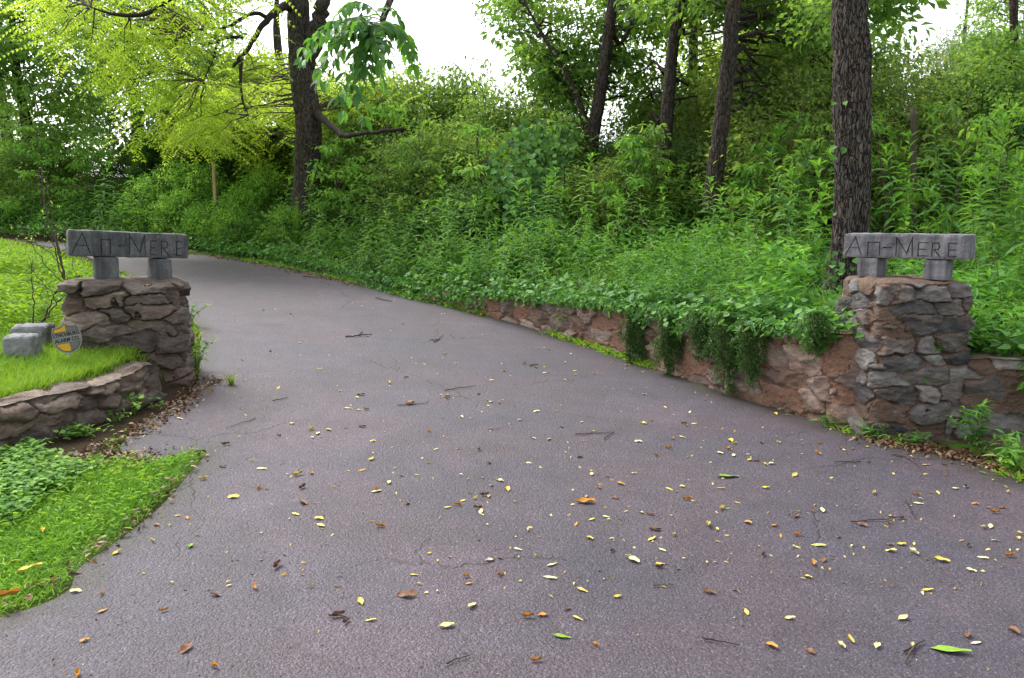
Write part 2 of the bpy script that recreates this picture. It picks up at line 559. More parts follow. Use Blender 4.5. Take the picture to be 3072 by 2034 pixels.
M['tree_dark'] = leaf_mat('dark_green_leaf', [(0.042, 0.102, 0.038), (0.072, 0.156, 0.054), (0.114, 0.228, 0.074), (0.180, 0.312, 0.108)], .44, 1.9, .6, .2)
M['shrub'] = leaf_mat('shrub_leaf', [(.055, .12, .03), (.095, .185, .045), (.15, .26, .068), (.25, .36, .12)], .48, 1.8, .6, .2)
M['olive'] = leaf_mat('olive_leaf', [(0.074, 0.135, 0.038), (0.128, 0.209, 0.057), (0.196, 0.297, 0.078), (0.297, 0.405, 0.121)], .46, 1.8, .6, .2)
M['bright'] = leaf_mat('bright_bush_leaf', [(.06, .16, .026), (.1, .25, .04), (.17, .35, .06), (.27, .45, .1)], .44, 1.6, .6, .2)
M['pale'] = leaf_mat('hazed_far_leaf', [(.1, .16, .1), (.16, .23, .15), (.22, .3, .2)], .4, 1.4)  # distance haze is painted into these pale greyish leaf colours
M['conifer'] = leaf_mat('cedar_needle', [(.028, .07, .018), (.045, .11, .026), (.075, .16, .036)], .25, 1.5, .6, .2)
M['creeper'] = leaf_mat('creeping_evergreen', [(0.039, 0.098, 0.021), (0.065, 0.150, 0.031), (0.111, 0.221, 0.047)], .2, 1.4, .6, .2)
M['big_leaf'] = leaf_mat('broad_compound_leaf', [(.035, .12, .026), (.06, .18, .034), (.1, .25, .045)], .45, 1.7, .45, .4)
M['concrete'] = solid('grey_concrete', (.2, .2, .205), .85, .25, 30, .004)
M['sign_stone'] = None

# ------------------------------------------------------------------ the lie of the land
_HS = np.array([-30, -8, -3, 0, 2, 5.7, 9.4, 14.6, 20, 30, 60, 400.])
_HZ = np.array([-.55, -.28, -.12, 0, .1, .38, .63, .92, 1.12, 1.28, 1.45, 1.6])
_hs = np.linspace(-40, 420, 4601)
_hz = np.interp(_hs, _HS, _HZ)
_k = np.hanning(31); _k /= _k.sum()
_hz = np.convolve(np.pad(_hz, 15, 'edge'), _k, 'valid')

def base_z(x, y):
    return np.interp(.7 * (y - x) - 2.8, _hs, _hz)

def px_ground(px, py):
    d = ray(px, py)
    t = np.linspace(1.0, 60, 1200)
    q = d[None] * t[:, None]
    g = EYE + q[:, 2] - base_z(q[:, 0], q[:, 1])
    k = np.nonzero(g < 0)[0]
    k = k[0] if len(k) else len(t) - 1
    f = g[k - 1] / (g[k - 1] - g[k] + 1e-12)
    return (d * (t[k - 1] + (t[k] - t[k - 1]) * np.clip(f, 0, 1)))[:2]

R_EDGE = np.array([(30, 1.5), (12, 2.7), (7, 3.5), (4.6, 4.2)] +
                  [tuple(px_ground(*p)) for p in ((3072, 1440), (2900, 1378), (2700, 1335), (2530, 1292), (2200, 1190), (2000, 1120), (1800, 1047),
                                                  (1600, 985), (1400, 930), (1200, 882), (1000, 832), (800, 790), (640, 766), (575, 758))] +
                  [(-8.5, 18.9), (-10, 19.6), (-12.5, 20.9), (-20, 24), (-34, 28)])
L_FAR = [tuple(px_ground(*p)) for p in ((500, 890), (400, 832), (300, 786), (195, 750), (100, 731), (10, 719))] + [(-20.5, 21.8), (-34, 25.6)]
L_EDGE = np.array([(-30, -9), (-12, -4.2), (-6, -.6), (-3.6, 2.0)] +
                  [tuple(px_ground(*p)) for p in ((0, 1850), (250, 1690), (450, 1545), (560, 1430), (618, 1352), (520, 1368), (430, 1380), (360, 1345),
                                                  (430, 1275), (530, 1215), (585, 1160), (600, 1060), (590, 980))] + L_FAR)
# crest of the low wall and the edge of the lawn, seen from the drive (lawn lies on its left)
WALL_L = [px_ground(-420, 1560), px_ground(-160, 1425), px_ground(0, 1368), px_ground(140, 1330), px_ground(300, 1280), px_ground(420, 1235), px_ground(500, 1190)]
WALL_R = [px_ground(*p) + np.array([.05, .06]) for p in ((1250, 900), (1400, 936), (1600, 990), (1800, 1052), (2000, 1124), (2200, 1195), (2400, 1258), (2486, 1287))]
WALL_R.append(WALL_R[-1] + np.array([.17, -.13]))
WING = [(3.2, 6.12), (3.6, 6.02), (4.1, 5.86), (4.7, 5.6), (5.6, 5.2)]
BANK_B = np.array([(30, 1.9), (12, 3.4), (7, 4.6)] + WING[::-1] + [tuple(p) for p in WALL_R[::-1]] +
                  [tuple(px_ground(*p) + np.array([.05, .06])) for p in ((1000, 832), (800, 790), (640, 766), (575, 758))] + [(-8.45, 19), (-9.95, 19.7), (-12.45, 21), (-20, 24.1), (-34, 28.1)])
LAWN_B = np.array([(-14, 1.0)] + [tuple(p) for p in WALL_L] + [(-2.75, 7.3)] + [(p[0] - .15, p[1]) for p in L_FAR])

def polydist(P, poly):
    """signed distance to an open polyline; positive on the right-hand side of its direction"""
    P = np.asarray(P, float)
    best = np.full(len(P), 1e9); sign = np.ones(len(P)); par = np.zeros(len(P)); acc = 0.0
    for a, b in zip(poly[:-1], poly[1:]):
        d = b - a
        L = np.linalg.norm(d)
        t = np.clip(((P - a) @ d) / (L * L), 0, 1)
        q = a + t[:, None] * d
        e = P - q
        ds = np.hypot(e[:, 0], e[:, 1])
        s = d[1] * e[:, 0] - d[0] * e[:, 1]
        k = ds < best - 1e-9
        best[k] = ds[k]; sign[k] = np.sign(s[k] + 1e-12); par[k] = acc + t[k] * L
        acc += L
    return best * sign, par

def resample(poly, step):
    seg = np.linalg.norm(np.diff(poly, axis=0), axis=1)
    acc = np.concatenate([[0], np.cumsum(seg)])
    t = np.arange(0, acc[-1], step)
    return np.stack([np.interp(t, acc, poly[:, 0]), np.interp(t, acc, poly[:, 1])], 1)

def smooth_poly(poly, n):
    return spline(np.c_[poly, np.zeros(len(poly))], n)[:, :2]

R_S = smooth_poly(R_EDGE, 260)
L_S = smooth_poly(L_EDGE, 260)
ROAD_POLY = np.concatenate([R_S, L_S[::-1]])

def in_poly(P, poly):
    x, y = P[:, 0], P[:, 1]
    c = np.zeros(len(P), bool)
    j = len(poly) - 1
    for i in range(len(poly)):
        xi, yi = poly[i]; xj, yj = poly[j]
        m = ((yi > y) != (yj > y)) & (x < (xj - xi) * (y - yi) / (yj - yi + 1e-12) + xi)
        c ^= m
        j = i
    return c

def bank_u(P):
    u, par = polydist(P, BANK_B)     # runs towards the far end; the bank lies on its right
    return u

def terrain(x, y, detail=True, plants=False):
    sh = np.shape(x)
    x = np.ravel(x).astype(float); y = np.ravel(y).astype(float)
    P = np.stack([x, y], 1)
    b = base_z(x, y)
    z = b.copy()
    u = bank_u(P)
    top = np.where(x > 2.9, .58 - .14 * np.clip(x - 3.6, 0, 3), .7 - .03 * (2.9 - x))
    step = np.maximum(.1, top - b)
    step = np.where(x < -1.2, np.maximum(.1, step * (1 - smooth(-x, 1.2, 3.5))), step)
    step = step * (1 - smooth(x, 5, 9) * .8)
    sl = .125 + .16 * smooth(-x, -1.5, 6)
    uu = np.clip(u - .35, 0, None)
    rr_ = smooth(x, .2, 2.2)
    rise = (1 - rr_) * sl * 9 * (1 - np.exp(-uu / 9)) + rr_ * (.04 * np.minimum(uu, 12) + .13 * np.clip(uu - 3, 0, 9)) + .08 * smooth(uu, .2, 2.0) * smooth(x, 1.5, 3.5)
    bank = step * (smooth(u, -.03, .03) if plants else smooth(u, .1, .34)) + rise
    right = u > 0
    z = np.where(right, b + bank, z)
    w, _ = polydist(P, LAWN_B)
    w = -w                             # lawn on the left-hand side of LAWN_B
    north = smooth(y, 7.0, 8.2)
    f = smooth(w, .06, .3 + 1.2 * north + 2.2 * smooth(y, 11, 16))
    lawn = (.27 + .06 * smooth(w, .2, 1.6)) * np.exp(-np.clip(w, 0, None) / 7) * f
    z = np.where((~right) & (w > 0), z + lawn, z)
    if detail:
        road = in_poly(P, ROAD_POLY)
        bump = .035 * noise2(x, y, .9, 3, 5)
        z = z + np.where(road, -.06, np.where(right, bump * smooth(u, .3, 1.0), bump * .4))
    return z.reshape(sh)

def tz(x, y):
    return terrain(np.atleast_1d(x), np.atleast_1d(y))

def build_ground():
    def axis(lo, hi, step, out):
        c = np.arange(lo, hi + step, step)
        a, g, s = [], lo, step
        while g > -out:
            s *= 1.35; g -= s; a.append(g)
        b_, g, s = [], c[-1], step
        while g < out:
            s *= 1.35; g += s; b_.append(g)
        return np.concatenate([a[::-1], c, b_])
    xs, ys = axis(-12, 7, .11, 420), axis(2.0, 24, .11, 420)
    X, Y = np.meshgrid(xs, ys)
    Z = terrain(X, Y)
    n, m = X.shape
    V = np.stack([X.ravel(), Y.ravel(), Z.ravel()], 1)
    i = np.arange(n - 1)[:, None] * m; j = np.arange(m - 1)[None]
    Fq = np.stack([i + j, i + j + 1, i + m + j + 1, i + m + j], -1).reshape(-1, 4)
    w, _ = polydist(V[:, :2], LAWN_B)
    u = bank_u(V[:, :2])
    turf = smooth(-w, .1, .6) * (u < 0)
    # the verge in front of the low wall
    verge = ((w > 0) & (u < 0) & ~in_poly(V[:, :2], ROAD_POLY) & (w > .45)).astype(float) * .8
    mb = MB().add(V, Fq)
    o = mb.build('ground', M['ground'], None, True, {'turf': np.maximum(turf, verge)})
    tag(o, kind='structure')

build_ground()

def build_road():
    poly = ROAD_POLY
    gx, gy = np.meshgrid(np.arange(-14, 9, .22), np.arange(-3, 23, .22))
    g = np.stack([gx.ravel(), gy.ravel()], 1)
    g = g[in_poly(g, poly)]
    d = np.minimum(np.abs(polydist(g, R_S)[0]), np.abs(polydist(g, L_S)[0]))
    g = g[d > .12]
    pts = [Vector(p) for p in np.concatenate([poly, g])]
    n = len(poly)
    res = delaunay_2d_cdt(pts, [(k, (k + 1) % n) for k in range(n)], [], 1, 1e-5)
    vs = np.array([tuple(v) for v in res[0]])
    fs = np.array([f for f in res[2] if len(f) == 3])
    z = base_z(vs[:, 0], vs[:, 1]) + .012 * noise2(vs[:, 0], vs[:, 1], .55, 2, 3)
    V = np.c_[vs, z]
    mb = MB().add(V, fs)
    # broken edge going down into the soil
    ring = np.c_[poly, base_z(poly[:, 0], poly[:, 1]) + .012 * noise2(poly[:, 0], poly[:, 1], .55, 2, 3)]
    low = ring - np.array([0, 0, .12])
    q = np.array([(k, (k + 1) % n, n + (k + 1) % n, n + k) for k in range(n)])
    mb.add(np.concatenate([ring, low]), q)
    allv = np.concatenate(mb.V)[:, :2]
    ed = np.minimum(np.abs(polydist(allv, R_S)[0]), np.abs(polydist(allv, L_S)[0]) * 1.6)
    tag(mb.build('driveway', M['asphalt'], None, False, {'edge': 1 - smooth(ed, 0, .55)}), kind='structure')

build_road()

def road_z(x, y):
    x = np.atleast_1d(x); y = np.atleast_1d(y)
    return base_z(x, y) + .012 * noise2(x, y, .55, 2, 3)

# ------------------------------------------------------------------ rubble stonework
def rubble(U, Vv, per, hgt, rg, rowh=(.1, .2), stw=(.16, .42), amp=.04, hide=.25, warp=.055):
    """U along, V up (metres) -> displacement, stone mask, stone tone"""
    seeds, v = [], -.4
    while v < hgt + .3:
        h = rg.uniform(*rowh)
        u = rg.uniform(0, .2)
        while u < per - .04:
            w = rg.uniform(*stw)
            seeds.append((u + w / 2, v + h / 2 + rg.uniform(-.05, .05), w, h * rg.uniform(.75, 1.25)))
            if rg.random() < .3: seeds.append((u + w * rg.uniform(0, 1), v + rg.uniform(0, h), rg.uniform(.06, .12), rg.uniform(.04, .07)))
            u += w
        v += h
    S = np.array(seeds)
    ns = len(S)
    tone = rg.random(ns)
    out = rg.uniform(.25, 1.0, ns)
    out[rg.random(ns) < hide] *= -.15
    gu, gv, gc = rg.normal(0, .26, (ns, 4)), rg.normal(0, .34, (ns, 4)), rg.uniform(0, .03, (ns, 4))
    q = np.stack([U * 6, Vv * 8, np.zeros_like(U)], 1)
    Uw = U + warp * fbm(q, 3, 1)
    Vw = Vv + warp * .7 * fbm(q + 31.7, 3, 2)
    best = np.full(len(U), 9.); sec = np.full(len(U), 9.); bi = np.zeros(len(U), int)
    for k in range(ns):
        du = np.abs(Uw - S[k, 0]); du = np.minimum(du, per - du)
        dd = np.maximum(du / (S[k, 2] * .5), np.abs(Vw - S[k, 1]) / (S[k, 3] * .5)) * .6 + .4 * np.hypot(du / (S[k, 2] * .5), (Vw - S[k, 1]) / (S[k, 3] * .5))
        c = dd < best
        sec = np.where(c, best, np.minimum(sec, dd))
        bi = np.where(c, k, bi)
        best = np.where(c, dd, best)
    edge = sec - best
    mask = smooth(edge, .08, .24)
    du = Uw - S[bi, 0]
    du = (du + per / 2) % per - per / 2
    tilt = np.clip(np.min(gu[bi] * du[:, None] + gv[bi] * (Vw - S[bi, 1])[:, None] + gc[bi], 1), -.05, .03)
    rough = fbm(np.stack([U * 12, Vv * 30 + U * 5, tone[bi] * 50], 1), 5, 11, .62)
    fac = np.abs(vnoise(np.stack([U * 8, Vv * 15 + U * 3, tone[bi] * 90], 1), 23))
    hid = out[bi] < 0
    disp = mask * (amp * out[bi] + tilt * np.where(hid, .15, 1) + np.where(hid, .006, .009) * rough - np.where(hid, .004, .012) * fac)
    disp = disp + (1 - mask) * .011 * fbm(np.stack([U * 12, Vv * 16, 0 * U], 1), 5, 5, .6)
    disp = disp - .028 * smooth(vnoise(np.stack([U * 9, Vv * 12, 0 * U + 5], 1), 61), .45, .8) * (1 - mask)
    jn = smooth(vnoise(np.stack([U * 4, Vv * 5, 0 * U + 9], 1), 88), -.5, .3)
    disp = disp - (.008 + .02 * jn * (~hid)) * (1 - smooth(edge, .02, .13))
    m2 = mask * np.where(hid, .35, 1.0)
    return disp, m2, tone[bi]

def stone_pillar(name, c, z0, z1, hb, ht, rot, mat, seed, label, amp=.045, rowh=(.1, .2), stw=(.16, .42), hide=.25, tilt=0.0, radius=.07, flare=0.0):
    rg = np.random.default_rng(seed)
    sub = z0 - .3
    H = z1 - sub
    # perimeter of a rounded rectangle
    def rect(hx, hy, t):
        r = radius
        segs = [((hx - r), 0)]
        pts = []
        for cx, cy, a0 in ((hx - r, hy - r, 0), (-(hx - r), hy - r, 90), (-(hx - r), -(hy - r), 180), (hx - r, -(hy - r), 270)):
            for k in range(7):
                a = R(a0 + 90 * k / 6)
                pts.append((cx + r * math.cos(a), cy + r * math.sin(a)))
        pts = np.array(pts + pts[:1])
        s = np.concatenate([[0], np.cumsum(np.linalg.norm(np.diff(pts, axis=0), axis=1))])
        tt = t * s[-1]
        return np.stack([np.interp(tt, s, pts[:, 0]), np.interp(tt, s, pts[:, 1])], 1), s[-1]
    nP, nH = 330, int(H / .0085)
    t = np.linspace(0, 1, nP, endpoint=False)
    ref, per = rect(*((np.array(hb) + np.array(ht)) / 2), t)
    tan = unit(np.roll(ref, -1, 0) - np.roll(ref, 1, 0))
    nor = np.stack([tan[:, 1], -tan[:, 0]], 1)
    zz = np.linspace(0, H, nH)
    Ug, Zg = np.meshgrid(t * per, zz)
    disp, mask, sid = rubble(Ug.ravel(), Zg.ravel(), per, H, rg, rowh, stw, amp, hide)
    disp = disp.reshape(nH, nP)
    topfade = smooth(H - zz, 0, .03)[:, None]
    disp = disp * (.5 + .5 * topfade) - (1 - topfade) * .02
    fr = (zz / H)[:, None, None]
    pb, _ = rect(*hb, t); pt, _ = rect(*ht, t)
    ff = 1 + flare * np.exp(-zz / .22)[:, None, None]
    XY = (pb[None] * (1 - fr) + pt[None] * fr) * ff + disp[..., None] * nor[None]
    topz = .012 * vnoise(np.stack([t * per * 3, 0 * t, 0 * t], 1), seed)
    Z = np.repeat(zz[:, None], nP, 1) + sub + (fr[..., 0] ** 6) * topz[None]
    V = np.concatenate([XY.reshape(-1, 2), Z.reshape(-1, 1)], 1)
    i = np.arange(nH - 1)[:, None] * nP; j = np.arange(nP)[None]; j2 = (j + 1) % nP
    Fq = np.stack([i + j, i + j2, i + nP + j2, i + nP + j], -1).reshape(-1, 4)
    # top slab of mortar
    ring = V[-nP:]
    Vt, m_t = [], []
    K = 26
    for k in range(1, K + 1):
        f = 1 - k / K
        rr = np.c_[ring[:, :2] * f, ring[:, 2] * f + (1 - f) * (z1 + .012) + 0 * ring[:, 2]]
        rr[:, 2] += .010 * fbm(np.c_[rr[:, :2] * 11, np.zeros(nP)], 3, seed + 2) + .008 * smooth(np.array(1 - f), 0, .2)
        Vt.append(rr)
    base = len(V)
    V = np.concatenate([V] + Vt)
    for k in range(K):
        a = base - nP if k == 0 else base + (k - 1) * nP
        b = base + k * nP
        jj = np.arange(nP); j2 = (jj + 1) % nP
        Fq = np.concatenate([Fq, np.stack([a + jj, a + j2, b + j2, b + jj], 1)])
    mask = np.concatenate([mask, np.zeros(K * nP)]); sid = np.concatenate([sid, np.zeros(K * nP)])
    if tilt:
        V[:, 2] += V[:, 0] * -math.tan(tilt) * smooth(V[:, 2], z0, z1)
    mb = MB().add(V - np.array([0, 0, z0]), Fq)
    o = mb.build(name, mat, None, True, {'stone': mask, 'sid': sid})
    o.location = (c[0], c[1], z0)
    o.rotation_euler = (0, 0, rot)
    tag(o, label, 'stone pillar')
    return o

def stone_wall(name, line, ztop, zbot, thick, mat, seed, label, amp=.04, rowh=(.09, .18), stw=(.16, .42), hide=.2, du=.011, side=1, topw=.3):
    """line: plan points of the face foot (n,2); ztop/zbot callables of arc fraction; body lies to `side` of the direction"""
    rg = np.random.default_rng(seed)
    line = smooth_poly(np.asarray(line), 400)
    seg = np.linalg.norm(np.diff(line, axis=0), axis=1)
    acc = np.concatenate([[0], np.cumsum(seg)])
    L = acc[-1]
    nU = int(L / du)
    u = np.linspace(0, L, nU)
    P = np.stack([np.interp(u, acc, line[:, 0]), np.interp(u, acc, line[:, 1])], 1)
    tan = unit(np.gradient(P, axis=0))
    nin = np.stack([tan[:, 1], -tan[:, 0]], 1) * side      # into the wall body
    zt = np.array([ztop(q / L) for q in u]); zb = np.array([zbot(*p) for p in P]) - .2
    zt = zt + .03 * vnoise(np.stack([u * 3, 0 * u, 0 * u], 1), seed)
    Hm = float(np.max(zt - zb))
    nV, nT = int(Hm / du), int(thick / .014)
    fr = np.linspace(0, 1, nV)
    Ug = np.repeat(u[:, None], nV + nT, 1)
    hh = (zt - zb)[:, None]
    Vg = np.concatenate([fr[None] * hh, hh + np.linspace(.01, thick, nT)[None] + 0 * hh], 1)
    disp, mask, sid = rubble(Ug.ravel(), Vg.ravel(), L + 1.0, Hm + thick, rg, rowh, stw, amp, hide)
    disp = disp.reshape(nU, nV + nT)
    X = np.zeros((nU, nV + nT, 3))
    batter = .05
    X[:, :nV, :2] = P[:, None] + nin[:, None] * (fr[None, :, None] * batter) - nin[:, None] * disp[:, :nV, None]
    X[:, :nV, 2] = zb[:, None] + fr[None] * hh
    tt = np.linspace(.01, 1, nT) * thick
    X[:, nV:, :2] = P[:, None] + nin[:, None] * (batter + tt[None, :, None]) - nin[:, None] * disp[:, nV - 1, None, None] * np.exp(-tt / .05)[None, :, None]
    X[:, nV:, 2] = zt[:, None] + disp[:, nV:] * smooth(tt, 0, .06)[None] * .45 + disp[:, nV - 1, None] * .0
    # round the arris
    k = smooth(fr, .9, 1.0)
    X[:, :nV, :2] += nin[:, None] * (k * .03)[None, :, None]
    nW = nV + nT
    V = X.reshape(-1, 3)
    i = np.arange(nU - 1)[:, None] * nW; j = np.arange(nW - 1)[None]
    Fq = np.stack([i + j, i + nW + j, i + nW + j + 1, i + j + 1], -1).reshape(-1, 4)
    mask = mask.copy(); sid = sid.copy()
    # back face and ends
    bk = np.c_[P + nin * (thick + batter), zb]
    nb = len(V)
    V = np.concatenate([V, bk])
    jj = np.arange(nU - 1)
    Fq = np.concatenate([Fq, np.stack([jj * nW + nW - 1, (jj + 1) * nW + nW - 1, nb + jj + 1, nb + jj], 1)])
    mask = np.concatenate([mask, np.zeros(nU)]); sid = np.concatenate([sid, np.zeros(nU)])
    mb = MB().add(V, Fq)
    for e in (0, nU - 1):
        idx = np.arange(nW - 1) + e * nW
        T = np.stack([np.full(nW - 1, nb + e), idx, idx + 1], 1)
        mb.F.append(T); mb.A.append(np.full(len(T), .5)); mb.M.append(np.zeros(len(T), int))
    c = P[nU // 2]
    o0 = np.array([c[0], c[1], zbot(*c)])
    mb.V[0] = mb.V[0] - o0
    o = mb.build(name, mat, None, True, {'stone': mask, 'sid': sid})
    o.location = o0
    tag(o, label, 'stone wall')
    return o

K_ = .8
GREYS = [(.05, .052, .056), (.16, .145, .13), (.09, .092, .098), (.24, .23, .215), (.12, .1, .088), (.19, .185, .18), (.07, .072, .078), (.3, .29, .275), (.14, .13, .12)]
GREYS = [tuple(c * K_ for c in g) for g in GREYS]
M['stone_l'] = stone_mat('left_rubble', (.15, .112, .088), [tuple(np.array(g) * np.array((1.36, 1.1, .94))) for g in GREYS], (.08, .06, .048), .4, .45)
M['stone_r'] = stone_mat('right_rubble', (.165, .112, .084), [tuple(np.array(g) * 1.12) for g in GREYS], (.15, .088, .058), .3, .15)
M['stone_w'] = stone_mat('retaining_rubble', (.255, .145, .097), [tuple(np.array(g) * np.array((1.6, 1.32, 1.18))) for g in GREYS], (.26, .14, .088), .5, .06)

PR = np.array([3.0, 6.52])
stone_pillar('stone_pillar', PR, -.02, 1.145, (.40, .40), (.345, .35), R(2), M['stone_r'], 4,
             'square rubble stone pillar with reddish mortar on the right of the drive', amp=.05, rowh=(.11, .2), stw=(.15, .38), hide=.14)
PL = np.array([-3.23, 7.12])
stone_pillar('stone_pillar', PL, .22, 1.10, (.46, .42), (.415, .38), R(22), M['stone_l'], 9,
             'wide grey rubble stone pillar flaring at its foot on the left of the drive', amp=.075, rowh=(.07, .17), stw=(.14, .42), hide=.11, tilt=R(1.5), flare=.07)

# low curved wall in front of the lawn
def wl_top(f):
    return float(np.interp(f, [0, .35, .55, .75, .9, 1.0], [.42, .44, .455, .47, .485, .5]))
stone_wall('low_stone_wall', WALL_L, wl_top, lambda x, y: float(base_z(x, y)), .34, M['stone_l'], 21,
           'low curved rubble wall holding up the lawn beside the left pillar', amp=.045, rowh=(.07, .16), stw=(.18, .55), hide=.2, side=-1)

# retaining wall along the drive
seg = WALL_R
def wr_top(f):
    p = np.interp(f, [0, .2, .45, .7, 1.0], [.62, .63, .64, .68, .74])
    return float(p)
stone_wall('retaining_wall', seg, wr_top, lambda x, y: float(base_z(x, y)), .3, M['stone_w'], 33,
           'long low retaining wall of rubble and red clay mortar under the weedy bank', amp=.045, rowh=(.1, .22), stw=(.2, .5), hide=.2, du=.0115, side=-1)

# wing wall to the right of the right pillar
seg = WING
def ww_top(f):
    return float(np.interp(f, [0, .25, .5, 1.0], [.6, .56, .46, .2]))
stone_wall('wing_wall', seg, ww_top, lambda x, y: float(base_z(x, y)), .34, M['stone_r'], 45,
           'short stepped rubble wall falling away to the right of the right pillar', amp=.04, rowh=(.12, .2), stw=(.2, .5), hide=.25, side=-1)

# ------------------------------------------------------------------ carved name stones
def sign_stone_mat(name, col, lichen):
    m, nt, b, out = new_mat(name)
    tc = nt.nodes.new('ShaderNodeTexCoord')
    ob = tc.outputs['Object']
    n1 = texnode(nt, 'ShaderNodeTexNoise', 120, ob, Detail=5.0, Roughness=.75)
    n2 = texnode(nt, 'ShaderNodeTexNoise', 6, ob, Detail=6.0, Roughness=.65)
    mp = nt.nodes.new('ShaderNodeMapping'); mp.inputs['Scale'].default_value = (7, 7, .6)
    nt.links.new(ob, mp.inputs['Vector'])
    n3 = texnode(nt, 'ShaderNodeTexNoise', 3, mp.outputs[0], Detail=4.0, Roughness=.6)
    n4 = texnode(nt, 'ShaderNodeTexNoise', 24, ob, Detail=6.0, Roughness=.75)
    c = mixc(nt, 1.0, col, ramp_c(nt, n1.outputs['Fac'], [(.3, (.6, .6, .6)), (.7, (1.4, 1.4, 1.4))]), 'MULTIPLY')
    c = mixc(nt, 1.0, c, ramp_c(nt, n2.outputs['Fac'], [(.3, (.65, .65, .66)), (.7, (1.3, 1.28, 1.25))]), 'MULTIPLY')
    c = mixc(nt, 1.0, c, ramp_c(nt, n3.outputs['Fac'], [(.35, (.6, .6, .61)), (.65, (1.25, 1.25, 1.24))]), 'MULTIPLY')
    c = mixc(nt, math_n(nt, 'MULTIPLY', ramp_fac(nt, n4.outputs['Fac'], .58, .7), lichen), c, (.3, .31, .26))
    nt.links.new(c, b.inputs['Base Color'])
    b.inputs['Roughness'].default_value = .85
    b.inputs['Specular IOR Level'].default_value = .3
    bp = nt.nodes.new('ShaderNodeBump')
    bp.inputs['Distance'].default_value = .006
    nt.links.new(math_n(nt, 'ADD', n1.outputs['Fac'], n4.outputs['Fac']), bp.inputs['Height'])
    nt.links.new(bp.outputs[0], b.inputs['Normal'])
    return m
M['sign_l'] = sign_stone_mat('left_name_stone', (.1, .103, .107), .45)
M['sign_r'] = sign_stone_mat('right_name_stone', (.18, .174, .188), .35)

def rough_box(sx, sy, sz, seed, step=.02, bev=.012, amp=.004):
    """closed box with worn rounded edges; origin at its bottom centre"""
    nx, ny, nz = [max(3, int(s / step)) for s in (sx, sy, sz)]
    V, Fq, idx = [], [], {}
    def vid(i, j, k):
        key = (i, j, k)
        if key not in idx:
            idx[key] = len(V)
            V.append(((i / nx - .5) * sx, (j / ny - .5) * sy, k / nz * sz))
        return idx[key]
    for i in range(nx):
        for j in range(ny):
            Fq.append((vid(i, j, 0), vid(i, j + 1, 0), vid(i + 1, j + 1, 0), vid(i + 1, j, 0)))
            Fq.append((vid(i, j, nz), vid(i + 1, j, nz), vid(i + 1, j + 1, nz), vid(i, j + 1, nz)))
    for i in range(nx):
        for k in range(nz):
            Fq.append((vid(i, 0, k), vid(i + 1, 0, k), vid(i + 1, 0, k + 1), vid(i, 0, k + 1)))
            Fq.append((vid(i, ny, k), vid(i, ny, k + 1), vid(i + 1, ny, k + 1), vid(i + 1, ny, k)))
    for j in range(ny):
        for k in range(nz):
            Fq.append((vid(0, j, k), vid(0, j, k + 1), vid(0, j + 1, k + 1), vid(0, j + 1, k)))
            Fq.append((vid(nx, j, k), vid(nx, j + 1, k), vid(nx, j + 1, k + 1), vid(nx, j, k + 1)))
    V = np.array(V)
    c = np.array([0, 0, sz / 2]); h = np.array([sx, sy, sz]) / 2
    q = V - c
    inner = np.clip(q, -(h - bev), h - bev)
    d = q - inner
    n = np.linalg.norm(d, axis=1, keepdims=True)
    q = np.where(n > 1e-9, inner + d / (n + 1e-12) * np.minimum(n, bev), q)
    nd = unit(q / h ** 1.0)
    q = q + amp * fbm(q * 16, 3, seed)[:, None] * unit(d + 1e-9)
    return q + c, np.array(Fq)

A_BASE = {'A': None}
def strokes(offs, h0, h1):
    """letter strokes in front-plane fractions; offs: (left,right) of every letter in fractions of the length"""
    out = []
    def sg(lr, pts, lo, hi):
        l, r = lr
        for (xa, ya), (xb, yb) in pts:
            out.append((l + (r - l) * xa, lo + (hi - lo) * ya, l + (r - l) * xb, lo + (hi - lo) * yb))
    A_, N_, D_, M_, E1, R_, E2 = offs
    sg(A_, [((0, 0), (.58, 1)), ((.58, 1), (1, 0)), ((.27, .37), (.9, .37))], h0, h1)
    sg(N_, [((0, 0), (0, 1)), ((0, 1), (1, 1)), ((1, 1), (1, 0))], h0, h0 + (h1 - h0) * .7)
    sg(D_, [((0, .42), (1, .42))], h0, h1)
    sg(M_, [((0, 0), (0, 1)), ((0, 1), (.66, .1)), ((.66, .1), (.95, 1)), ((.95, 1), (1, 0))], h0, h1)
    s7 = h0 + (h1 - h0) * .72
    for e in (E1, E2):
        sg(e, [((0, 0), (0, 1)), ((0, 1), (1, 1)), ((0, .5), (.8, .5)), ((0, 0), (1, 0))], h0, s7)
    sg(R_, [((0, 0), (0, 1)), ((0, 1), (.75, 1)), ((.75, 1), (.95, .78)), ((.95, .78), (.75, .52)), ((.75, .52), (0, .5)), ((.3, .5), (1, 0))], h0, s7)
    return out

